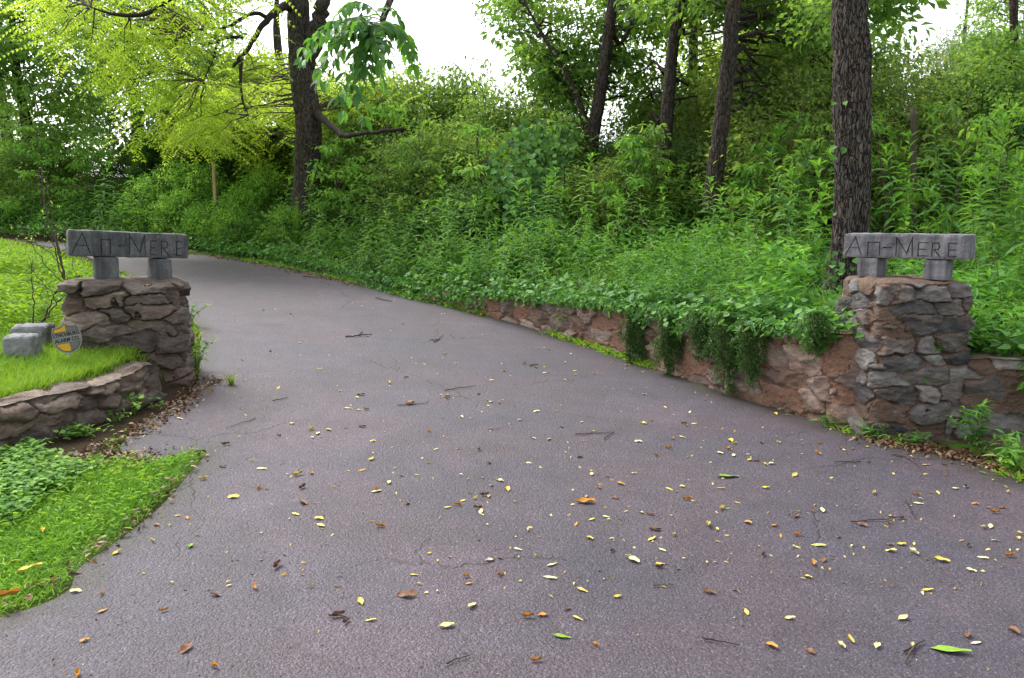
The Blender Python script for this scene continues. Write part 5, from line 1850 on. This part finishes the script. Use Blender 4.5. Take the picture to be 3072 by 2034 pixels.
    tag(mb.build('ground_cover', M['bright']), 'small round leaved plants at the foot of the low wall', 'ground cover', kind='stuff')
    # grass and small weeds along the foot of the retaining wall
    mb = MB()
    pl = resample(R_S, .02)
    pl = pl[(pl[:, 0] > -8) & (pl[:, 0] < 4.6) & (pl[:, 1] > 3.9)]
    n = 9000
    i = rg.integers(0, len(pl) - 1, n)
    thick = noise2(pl[i, 0], pl[i, 1], 1.2, 3, 91) + .35 * smooth(-pl[i, 0], -1.6, .8)
    k = thick > .12
    i = i[k]
    P = pl[i] + rg.normal(0, .045, (len(i), 2)) + np.array([.0, .02])
    Q = np.c_[P, base_z(P[:, 0], P[:, 1]) - .01]
    a = rg.uniform(0, 2 * np.pi, len(Q))
    D = np.stack([np.cos(a), np.sin(a), rg.uniform(.3, 1.4, len(Q))], 1)
    Ls = rg.uniform(.04, .11, len(Q))
    leaves(mb, T_L1, Q, D, Ls, Ls * .22, .4 + .6 * rg.random(len(Q)), roll=.4, rg=rg)
    tag(mb.build('edge_weeds', M['verge']), 'low weeds growing along the foot of the retaining wall', 'weeds', kind='stuff')
lawn()

# ------------------------------------------------------------------ creeping evergreen hanging on the retaining wall
def hanging(px, y0, y1, w_px, Y, seed, label):
    rg = np.random.default_rng(seed)
    wl = resample(np.array(WALL_R), .01)
    i = np.argmin(np.abs(project(np.c_[wl, np.full(len(wl), .5)])[0] - px))
    Y = wl[i, 1] - .1
    a, b = at(px, y0, Y), at(px, y1, Y)
    w = w_px / F * Y
    org = np.array([a[0], a[1], a[2]])
    t = empty('creeping_evergreen', org, 0, label, 'hanging plant', 'dark creeping evergreen hanging over the retaining wall')
    st, lf = MB(), MB()
    H = a[2] - b[2]
    for k in range(30):
        x = rg.normal(0, .27) * w
        hl = H * np.clip(rg.uniform(.35, 1.1) * (1.1 - 1.0 * abs(x / w)), .2, 1.1)
        p = np.array([(x * .6, .06, .05), (x * .8, rg.uniform(-.05, .0), -hl * .35), (x + rg.normal(0, .02), rg.uniform(-.06, .03), -hl * .75), (x + rg.normal(0, .035), rg.uniform(-.03, .04), -hl * 1.05)])
        sp = spline(p, 24)
        st.add(*tube(sp, np.linspace(.004, .0015, 24), 4, cap=False))
        m_ = int(40 + 230 * hl)
        q = sp[np.clip((24 * rg.random(m_) ** 1.25).astype(int), 0, 21)] + rg.normal(0, .015, (m_, 3))
        D = np.stack([rg.normal(0, .7, m_), rg.normal(-.3, .6, m_), rg.normal(-.3, .5, m_)], 1)
        Ls = rg.uniform(.02, .045, m_)
        leaves(lf, T_DIA, q, D, Ls, Ls * .32, np.clip(rg.random() * .5 + rg.random(m_) * .5, 0, 1), roll=.7, rg=rg)
    st.build('stems', M['twig'], t, True)
    lf.build('foliage', M['creeper'], t)
for k, (px, y0, y1, w, Y, lb) in enumerate((
        (1905, 958, 1090, 90, 8.95, 'dark creeping evergreen tuft hanging furthest up the wall'), (2010, 972, 1112, 95, 8.3, 'creeping evergreen tuft second from the far end of the wall'),
        (2108, 960, 1075, 85, 7.95, 'short creeping evergreen tuft right of the second tuft on the wall'), (2185, 965, 1178, 105, 7.6, 'longest dark creeping evergreen tuft reaching down to the drive'),
        (2255, 985, 1158, 80, 7.4, 'long dark creeping evergreen tuft just right of the longest one'), (2455, 965, 1065, 85, 6.85, 'short creeping evergreen tuft close beside the right pillar'))):
    hanging(px, y0, y1, w, Y, 600 + k, lb)

# ------------------------------------------------------------------ bare shrub beside the left pillar
def bare_shrub():
    rg = np.random.default_rng(71)
    p = at(170, 1010, 7.25)
    g = float(tz(p[0], p[1])[0])
    org = np.array([p[0], p[1], g])
    t = empty('bare_shrub', org, 0, 'almost leafless twiggy shrub leaning beside the left pillar', 'shrub')
    st, lf = MB(), MB()
    tr = [([(95, 1000), (130, 960), (150, 915), (165, 880)], .013, 7.2), ([(165, 880), (190, 840), (185, 790), (165, 720), (140, 640), (130, 560), (125, 500)], .011, 7.2),
          ([(100, 1010), (100, 930), (96, 840), (92, 800)], .008, 7.1), ([(192, 840), (172, 780), (150, 700), (135, 670)], .007, 7.25), ([(190, 830), (178, 740), (160, 660), (150, 610), (140, 530)], .007, 7.3),
          ([(185, 845), (140, 800), (100, 740), (70, 700), (55, 690)], .005, 7.2), ([(130, 960), (180, 900), (230, 860)], .008, 7.2), ([(150, 870), (110, 830), (90, 790)], .004, 7.1),
          ([(190, 800), (150, 760), (100, 720), (95, 690)], .004, 7.1), ([(195, 838), (230, 830), (250, 825)], .005, 7.0), ([(180, 780), (200, 720), (190, 660)], .004, 7.3), ([(165, 880), (120, 850), (95, 842)], .004, 7.15)]
    for pts, r, Y in tr:
        w = np.array([at(a, b, Y + .03 * i) for i, (a, b) in enumerate(pts)])
        s = spline(w, 20)
        s[1:-1] += rg.normal(0, .006, (18, 3))
        st.add(*tube(s, np.linspace(r, r * .35, 20), 6))
        for _ in range(6):
            i = rg.integers(6, 20)
            d = unit(rg.normal(0, 1, 3) + np.array([-.3, 0, .6]))
            e = s[i] + d * rg.uniform(.06, .2)
            st.add(*tube([s[i], (s[i] + e) / 2 + rg.normal(0, .008, 3), e], [.003, .002, .001], 4, cap=False))
            for q in range(3):
                pp = s[i] + (e - s[i]) * rg.uniform(.3, 1)
                leaves(lf, T_DIA, pp[None], rg.normal(0, 1, (1, 3)), rg.uniform(.02, .035, 1), .014, rg.random(1), rg=rg)
    local_build(st, 'stems', M['twig'], t, org, True)
    local_build(lf, 'leaves', M['bright'], t, org)
bare_shrub()

# ------------------------------------------------------------------ posts, stake, stumps
def post(name, px, y0, y1, w_px, Y, mat, label, cat, lean=0.0, square=True):
    a, b = at(px, y0, Y), at(px + lean, y1, Y)
    w = w_px / F * Y
    org = np.array([a[0], a[1], a[2]])
    d = b - a
    if square:
        V, Fq = rough_box(w, w, np.linalg.norm(d), 3, .04, w * .12, .003)
        o = MB().add(V, Fq).build(name, mat, None)
    else:
        s = np.linspace(0, 1, 14)[:, None] * np.array([0, 0, np.linalg.norm(d)])
        s[1:-1, :2] += .008
        o = MB().add(*tube(s, np.full(14, w / 2), 12, .006, 4)).build(name, mat, None, True)
    o.location = org
    o.rotation_euler = Vector(d).to_track_quat('Z', 'Y').to_euler()
    tag(o, label, cat)
M['raw_wood'] = solid('raw_wood', (.42, .3, .17), .8, .15, 12, .002, .2, (8, 8, .8))
M['old_wood'] = solid('old_wood', (.09, .07, .058), .9, .4, 14, .006, .1, (6, 6, .8))
post('wooden_stake', 648, 660, 484, 9, 19.0, M['raw_wood'], 'thin pale new wooden stake standing in the weeds beyond the drive', 'stake', -8)
post('fence_post', 2738, 700, 322, 19, 12.2, M['old_wood'], 'dark weathered fence post among the tall weeds right of the large trunk', 'fence post', 0, False)
post('fence_post', 1176, 660, 410, 15, 17.4, M['old_wood'], 'grey weathered fence post in the shrubs right of the lime leaved tree', 'fence post', -4, False)

# ------------------------------------------------------------------ long leaved clumps on the far edge of the drive and tufts
def blade_clump(name, x, y, z, n, L, wdt, mats, seed, label, cat='plant', group=None, dryf=.15, lean=.6):
    rg = np.random.default_rng(seed)
    mb = MB()
    a = rg.uniform(0, 2 * np.pi, n)
    D = np.stack([np.cos(a) * lean, np.sin(a) * lean, rg.uniform(.6, 1.8, n)], 1)
    P = np.c_[rg.normal(0, L * .09, (n, 2)), np.zeros(n)]
    Ls = rg.uniform(.6, 1.1, n) * L
    d = rg.random(n) < dryf
    leaves(mb, T_BLADE, P[~d], D[~d], Ls[~d], wdt, rg.random((~d).sum()), roll=.2, rg=rg)
    if d.any(): leaves(mb, T_BLADE, P[d], D[d], Ls[d], wdt, rg.random(d.sum()), roll=.2, m=1, rg=rg)
    o = mb.build(name, mats, None)
    o.location = (x, y, z)
    tag(o, label, cat, group)
rgb = np.random.default_rng(909)
for k, (px, py) in enumerate(((590, 745), (690, 765), (740, 760), (850, 740), (930, 790), (780, 700), (1010, 800), (1050, 760), (850, 640), (1130, 800), (640, 735), (1230, 850))):
    g = px_ground(px, max(py, 760))
    x, y = g[0] + .25 + .03 * rgb.random(), g[1] + .35 + max(0, (760 - py)) * .02
    blade_clump('daylily_clump', x, y, float(tz(x, y)[0]), 46, .62, .022, [M['weed'], M['dry']], 910 + k, 'clump of long arching strap leaves along the far edge of the drive', 'plant', 'strap leaved clumps along the drive', .1)
g = px_ground(695, 1150)
blade_clump('grass_tuft', g[0], g[1], float(road_z(*g)[0]), 60, .13, .005, [M['lawn'], M['dry']], 950, 'small yellowish grass tuft growing through the asphalt beside the left pillar', 'grass tuft', None, .25)

def leafy_plant(px, py, H, n, L, label, seed, mat='bright', wfac=.4, spread=.12, ground=road_z, T=T_L1, off=(0, 0)):
    rg = np.random.default_rng(seed)
    g = px_ground(px, py) + np.array(off)
    st, lf = MB(), MB()
    root = empty('small_weed', (g[0], g[1], float(ground(*g)[0]) - .01), 0, label, 'weed')
    for s in range(7):
        e = np.array([rg.normal(0, spread), rg.normal(0, spread), H * rg.uniform(.6, 1)])
        m_ = np.array([e[0] * .35, e[1] * .35, e[2] * .6])
        p = spline(np.array([(0, 0, 0), m_, e]), 8)
        st.add(*tube(p, np.linspace(.004, .0015, 8), 4, cap=False))
        q = p[rg.integers(2, 8, n)] + rg.normal(0, .012, (n, 3))
        a = rg.uniform(0, 6.28, n)
        Ls = rg.uniform(.6, 1.1, n) * L
        leaves(lf, T, q, np.stack([np.cos(a), np.sin(a), rg.normal(.2, .4, n)], 1), Ls, Ls * wfac, rg.random(n), roll=.3, rg=rg)
    st.build('stems', M['stem'], root, True)
    lf.build('leaves', M[mat], root)
leafy_plant(560, 985, .3, 14, .06, 'light green weed growing behind the right edge of the left pillar', 1, off=(.0, .1))
leafy_plant(590, 1110, .3, 14, .06, 'bushy weed at the foot of the left pillar beside the asphalt', 2)
leafy_plant(405, 1245, .16, 9, .045, 'small weed with round leaves at the foot of the low wall', 3, T=T_ROUND, wfac=.9, spread=.05)
leafy_plant(250, 1310, .12, 9, .045, 'low leafy weed at the foot of the low wall nearest the ground cover', 10, spread=.08)
leafy_plant(345, 1265, .09, 8, .04, 'tiny weed sprouting left of the round leaved weed by the low wall', 4, spread=.05)
leafy_plant(2615, 1322, .14, 10, .07, 'low grassy weed at the front corner of the right pillar', 5, 'under', .25, .06)
leafy_plant(2735, 1338, .12, 10, .07, 'spreading weed beneath the wing wall next to the right pillar', 6, 'under', .25, .1)
leafy_plant(2930, 1375, .42, 26, .09, 'tall green weed leaning against the wing wall', 7, 'under', .25, .13)
leafy_plant(3045, 1420, .18, 20, .09, 'bright green weed at the asphalt edge in front of the wing wall', 8, 'bright', .35, .12)
leafy_plant(2490, 1285, .1, 10, .05, 'tiny weed at the crack between the retaining wall and right pillar', 9, 'under', .25, .06)

# heart leaved vine draped over the shrubs
def vine():
    rg = np.random.default_rng(64)
    Y = 14.2
    org = np.array([*at(1590, 700, Y)[:2], float(tz(at(1590, 700, Y)[0], Y)[0])])
    t = empty('climbing_vine', org, 0, 'heart leaved vine draped over the shrubs in the middle of the bank', 'vine')
    st, lf = MB(), MB()
    for k in range(9):
        x0 = rg.uniform(1530, 1670)
        p = np.array([at(x0 + rg.normal(0, 10), 720, Y), at(x0 + rg.normal(0, 18), 600, Y + .1), at(x0 + rg.normal(0, 25), 480, Y + .3), at(x0 + rg.normal(0, 30), 385, Y + .5)])
        s = spline(p, 26)
        st.add(*tube(s, np.linspace(.008, .003, 26), 4, cap=False))
        n = 90
        q = s[rg.integers(0, 26, n)] + rg.normal(0, .09, (n, 3)) + np.array([0, -.1, 0])
        D = np.stack([rg.normal(0, .5, n), rg.normal(-.3, .3, n), rg.normal(-.7, .2, n)], 1)
        Ls = rg.uniform(.08, .13, n)
        leaves(lf, T_ROUND, q, D, Ls, Ls * .95, rg.random(n), up=(0, -.8, .5), roll=.3, rg=rg)
    local_build(st, 'stems', M['twig'], t, org, True)
    local_build(lf, 'leaves', M['ivy'], t, org)
vine()

# ------------------------------------------------------------------ fallen leaves, one by one
def fallen_mesh(name, mat, seed, wid, curl, cup, wave):
    rg = np.random.default_rng(seed)
    nx, ny = 9, 5
    V = []
    for i in range(nx):
        x = i / (nx - 1)
        hw = wid * (math.sin(math.pi * min(1, x * .93 + .035)) ** .8) * (1.12 - .4 * x) * (1 + .1 * rg.normal())
        for j in range(ny):
            y = (j / (ny - 1) - .5)
            z = cup * (abs(y) * 2) ** 2 * hw + curl * (x - .5) ** 2 + wave * math.sin(x * 9 + y * 4 + seed)
            V.append((x - .5, y * hw, z))
    V = np.array(V)
    V[:, 2] -= V[:, 2].min() - .015
    Fq = np.array([(i * ny + j, (i + 1) * ny + j, (i + 1) * ny + j + 1, i * ny + j + 1) for i in range(nx - 1) for j in range(ny - 1)])
    mb = MB().add(V, Fq)
    return mb.mesh(name, mat, True)

FC = {'yellow': [(.55, .42, .05), (.7, .56, .12)], 'pale': [(.62, .54, .22), (.72, .66, .36)], 'orange': [(.42, .17, .02), (.55, .26, .035)],
      'brown': [(.11, .048, .022), (.2, .09, .04)], 'green': [(.1, .24, .02), (.26, .38, .04)]}
SHAPES = ((.38, .05, .12, .015), (.5, .25, .3, .04), (.36, .7, .8, .06), (.54, -.12, .15, .05))
FM = {}
for c, (c0, c1) in FC.items():
    mt = solid('fallen_' + c, tuple((a + b) / 2 for a, b in zip(c0, c1)), .6, .35, 3.0)
    FM[c] = [fallen_mesh('fallen_leaf', mt, 7 * k + 3, *s) for k, s in enumerate(SHAPES)]
LBL = {'yellow': 'small yellow fallen leaf lying on the asphalt drive', 'pale': 'pale cream yellow fallen leaf lying on the asphalt drive', 'orange': 'curled orange fallen leaf lying on the asphalt drive',
       'brown': 'shrivelled brown fallen leaf lying on the asphalt drive', 'green': 'fallen green leaf lying on the asphalt drive'}
rgf = np.random.default_rng(88)
def drop(px, py, c, L, shape=None, rz=None, label=None, group=True, dz=0.0):
    g = px_ground(px, py)
    me = FM[c][shape if shape is not None else int(rgf.choice(4, p=(.35, .3, .2, .15)) if c in ('yellow', 'pale', 'green') else rgf.choice(4, p=(.1, .3, .4, .2)))]
    o = bpy.data.objects.new('fallen_leaf', me)
    COL.objects.link(o)
    on_road = in_poly(np.array([g]), ROAD_POLY)[0]
    z = float(road_z(*g)[0]) if on_road else float(tz(*g)[0]) + .05
    o.location = (g[0], g[1], z + .003 + dz)
    L *= .98 if group and not label else 1.0
    o.scale = (L, L, L)
    o.rotation_euler = (rgf.normal(0, .12), rgf.normal(0, .12), rz if rz is not None else rgf.uniform(0, 6.28))
    tag(o, label or LBL[c], 'fallen leaf', None if label else c + ' leaves fallen on the drive')
V2S = 3072 / 2368.
drop(2198 * V2S, 1510 * V2S, 'green', .15, 0, R(-15), 'long green leaf near the bottom right of the drive')
drop(1683 * V2S, 1107 * V2S, 'green', .15, 0, R(8), 'large yellow green leaf spray flat on the middle right of the drive')
drop(1300 * V2S, 1475 * V2S, 'green', .075, 0, R(-10), 'bright green leaf alone in the lower middle of the drive')
drop(1355 * V2S, 1165 * V2S, 'orange', .105, 1, R(5), 'long orange and yellow leaf pair in the middle of the drive')
drop(25 * V2S, 1406 * V2S, 'orange', .085, 2, R(20), 'large curled orange leaf on the grass edge in the near left corner', dz=.01)
drop(72 * V2S, 1350 * V2S, 'yellow', .1, 1, R(40), 'large yellow leaf caught in the grass edge above the curled orange leaf', dz=.02)
drop(103 * V2S, 1270 * V2S, 'yellow', .07, 2, R(120), 'yellow leaf standing in the verge grass', dz=.03)
drop(943 * V2S, 1378 * V2S, 'brown', .09, 3, R(0), 'dark forked brown leaf in the lower middle left of the drive')
drop(175 * V2S, 1366 * V2S, 'pale', .05, 3, R(10), 'whitish torn leaf on the asphalt near the left verge')
spots_y = [(1197, 1271), (1508, 1251), (1892, 1267), (2020, 1147), (2168, 1144), (1868, 1340), (1726, 1421), (1827, 1436), (2088, 1436), (2110, 1502), (1945, 1500), (1968, 1487), (2028, 1500), (2256, 1492), (2177, 1302), (1272, 1337), (1277, 1307), (957, 1330), (834, 1392), (1033, 1450), (1092, 1403), (857, 1435), (741, 1217), (738, 1202), (683, 1191), (688, 1100), (870, 1140), (1112, 1184), (1368, 1100), (1488, 983), (1538, 945), (1374, 1003), (1135, 932), (1068, 967), (1320, 818), (1027, 818), (1156, 1115), (1220, 1228), (1466, 1300), (1428, 1383), (1346, 1366), (1335, 1432), (2060, 1280), (2110, 1284), (1900, 1186), (1668, 1183), (1637, 1222), (1950, 1045), (1985, 1005), (1800, 1030), (1690, 1025), (1605, 985), (1130, 1150), (605, 1085), (470, 1108), (540, 1150), (352, 1250), (270, 1277), (2245, 1325), (2300, 1255), (2355, 1250), (2290, 1222), (2145, 1370), (1008, 1043), (900, 885), (735, 1005), (720, 995), (805, 945), (830, 950)]
spots_o = [(720, 1097), (432, 1197), (362, 1213), (237, 1411), (378, 1411), (235, 1372), (497, 1376), (875, 1140), (942, 1168), (1120, 1148), (1155, 1330), (1085, 1350), (1078, 1333), (1415, 1278), (1730, 1215), (1805, 1245), (1845, 1243), (1880, 1310), (2060, 1265), (2120, 1150), (2010, 1076), (1890, 1055), (1945, 1042), (1518, 1057), (1545, 1040), (1405, 1105), (1590, 1160), (1505, 1195), (2300, 1190), (2255, 1170), (1874, 1512), (1785, 1500), (2237, 1475), (1220, 1428), (1312, 1410), (1255, 1424), (1377, 1496), (1240, 1532), (495, 1540), (180, 1560), (195, 1480), (590, 1360), (880, 1220), (1060, 1170), (600, 1130), (870, 1135), (515, 1080), (645, 1010), (1155, 935), (945, 937), (1000, 785)]
spots_b = [(700, 1130), (560, 830), (850, 775), (1010, 785), (835, 912), (1240, 850), (950, 935), (780, 1425), (800, 1440), (1515, 1230), (1640, 1375), (1525, 1316), (2240, 1268), (2085, 1205), (1995, 1220), (2060, 1215), (1108, 1045), (1130, 1075), (1340, 1060), (1750, 1070), (640, 1310), (700, 1165), (1840, 1200), (2345, 1465), (430, 1500)]
for a, b in spots_y: drop(a * V2S, b * V2S, 'yellow' if rgf.random() < .55 else 'pale', rgf.uniform(.04, .075))
for a, b in spots_o: drop(a * V2S, b * V2S, 'orange' if rgf.random() < .7 else 'brown', rgf.uniform(.035, .06))
for a, b in spots_b: drop(a * V2S, b * V2S, 'brown', rgf.uniform(.04, .08))
n = 0
while n < 150:
    px, py = rgf.uniform(300, 3060), 800 + 900 * rgf.random() ** 1.1
    g = px_ground(px, py)
    if not in_poly(np.array([g]), ROAD_POLY)[0]: continue
    if rgf.random() > .35 + .65 * np.clip((px - 500) / 1600, 0, 1): continue
    c = str(rgf.choice(['yellow', 'pale', 'orange', 'brown', 'green'], p=(.34, .3, .16, .16, .04)))
    drop(px, py, c, rgf.uniform(.03, .06))
    n += 1

# leaf litter against the kerb, too fine to count
def litter():
    rg = np.random.default_rng(313)
    mb = MB()
    def add(Q, L, m):
        n = len(Q)
        a = rg.uniform(0, 6.28, n)
        leaves(mb, T_L2, Q, np.stack([np.cos(a), np.sin(a), rg.normal(0, .3, n)], 1), rg.uniform(*L, n), rg.uniform(.4, .6, n) * np.mean(L), rg.random(n), roll=.5, m=m, rg=rg)
    # beneath the wing wall and along the drive edges
    for poly, n, w, off in ((np.array([px_ground(2620, 1335), px_ground(2750, 1350), px_ground(2860, 1375), px_ground(2980, 1400), px_ground(3072, 1425), px_ground(3200, 1470)]), 1500, .085, .07),
                            (np.array([px_ground(200, 1385), px_ground(330, 1345), px_ground(430, 1285), px_ground(540, 1225), px_ground(600, 1170), px_ground(640, 1130)]), 420, .06, 0),
                            (np.array([px_ground(1100, 862), px_ground(950, 826), px_ground(800, 793), px_ground(640, 768), px_ground(540, 758)]), 1500, .14, .05),
                            (np.array([px_ground(0, 1840), px_ground(250, 1682), px_ground(450, 1536), px_ground(610, 1365)]), 90, .025, 0),
                            (np.array([px_ground(150, 1420), px_ground(300, 1390), px_ground(440, 1385)]), 500, .1, 0)):
        pl = resample(poly, .01)
        i = rg.integers(0, len(pl), n)
        P = pl[i] + rg.normal(0, w, (n, 2)) + np.array([off * .5, off])
        rd = in_poly(P, ROAD_POLY)
        z = np.where(rd, road_z(P[:, 0], P[:, 1]), terrain(P[:, 0], P[:, 1]))
        bad = bank_u(P) > .12
        Q = np.c_[P, z + .006 + rg.random(n) * .02]
        k = ~(bad & (P[:, 0] > -1) & (P[:, 0] < 2.6))
        Q = Q[k]
        h = len(Q) // 5
        add(Q[:h], (.025, .06), 0); add(Q[h:], (.02, .06), 1)
    # crumbs over the whole drive
    n = 1500
    px, py = rg.uniform(0, 3072, n), 780 + 1254 * rg.random(n) ** 1.2
    G = np.array([px_ground(a, b) for a, b in zip(px, py)])
    G = G[in_poly(G, ROAD_POLY)]
    Q = np.c_[G, road_z(G[:, 0], G[:, 1]) + .004]
    add(Q[:len(Q) // 4], (.008, .02), 0); add(Q[len(Q) // 4:], (.006, .018), 1)
    n = 700
    px, py = 350 + 2722 * rg.random(n) ** .8, 790 + 1000 * rg.random(n) ** 1.3
    G = np.array([px_ground(a, b) for a, b in zip(px, py)])
    G = G[in_poly(G, ROAD_POLY)]
    add(np.c_[G, road_z(G[:, 0], G[:, 1]) + .006], (.016, .034), 2)
    tag(mb.build('leaf_litter', [leaf_mat('litter_tan', [(.13, .075, .035), (.24, .15, .07), (.36, .24, .1)], .1), leaf_mat('litter_brown', [(.05, .028, .016), (.11, .06, .032), (.2, .11, .055)], .05), leaf_mat('litter_yellow', [(.4, .24, .04), (.5, .4, .12), (.6, .52, .26)], .1)]),
        'brown dead leaf litter along the edges of the drive', 'leaf litter', kind='stuff')
litter()

# twigs on the drive, one by one
def twig(px0, py0, px1, py1, r, label=None, side=None, seed=0):
    rg = np.random.default_rng(seed)
    a, b = px_ground(px0, py0), px_ground(px1, py1)
    n = 9
    t = np.linspace(0, 1, n)[:, None]
    p = a + (b - a) * t + rg.normal(0, .012, (n, 2)) * np.linalg.norm(b - a) * 1.5
    z = road_z(p[:, 0], p[:, 1]) + r + .004 + rg.random(n) * .004
    P = np.c_[p, z]
    mb = MB().add(*tube(P, np.linspace(r, r * .5, n), 6))
    if side:
        c = px_ground(*side)
        q = np.array([P[4], np.array([*(P[4][:2] * .5 + c * .5), P[4][2] + .004]), np.array([*c, road_z(*c)[0] + r])])
        mb.add(*tube(q, np.linspace(r * .8, r * .4, 3), 5))
    org = P[0].copy()
    mb.V = [v - org for v in mb.V]
    o = mb.build('fallen_twig', M['dead'] if seed % 2 else M['twig'], None, True)
    o.location = org
    tag(o, label or 'thin dark fallen twig lying on the asphalt drive', 'twig', None if label else 'twigs scattered on the drive')
TWG = [(2090, 1515, 2138, 1490, .006, 'forked dark twig at the bottom right of the drive', (2092, 1540)), (1623, 1483, 1710, 1502, .0035, 'straight reddish twig in the lower right of the drive', None),
       (2060, 1055, 2130, 1070, .006, 'grey forked stick lying under the wing wall', (2125, 1085)), (1030, 1540, 1085, 1522, .003, None, None), (1510, 1360, 1560, 1360, .003, None, None),
       (2095, 1165, 2115, 1205, .003, None, None), (1965, 1215, 2090, 1205, .004, None, None), (1330, 1010, 1425, 1005, .004, None, None), (1130, 1000, 1160, 995, .003, None, None), (800, 778, 860, 773, .008, None, (838, 765)),
       (1005, 790, 1025, 775, .006, None, None), (630, 928, 665, 920, .004, None, None), (590, 970, 520, 995, .003, None, None), (1395, 1020, 1420, 1005, .004, None, None), (1225, 848, 1245, 845, .008, None, None),
       (1030, 905, 1100, 895, .004, None, None), (870, 690, 905, 700, .01, None, None), (760, 1425, 800, 1430, .004, None, None), (700, 640, 735, 645, .01, None, None), (1990, 1075, 1930, 1075, .004, None, None), (920, 940, 990, 935, .004, None, None)]
for k, (a, b, c, d, r, lb, sd) in enumerate(TWG):
    twig(a * V2S, b * V2S, c * V2S, d * V2S, r, lb, (sd[0] * V2S, sd[1] * V2S) if sd else None, k)
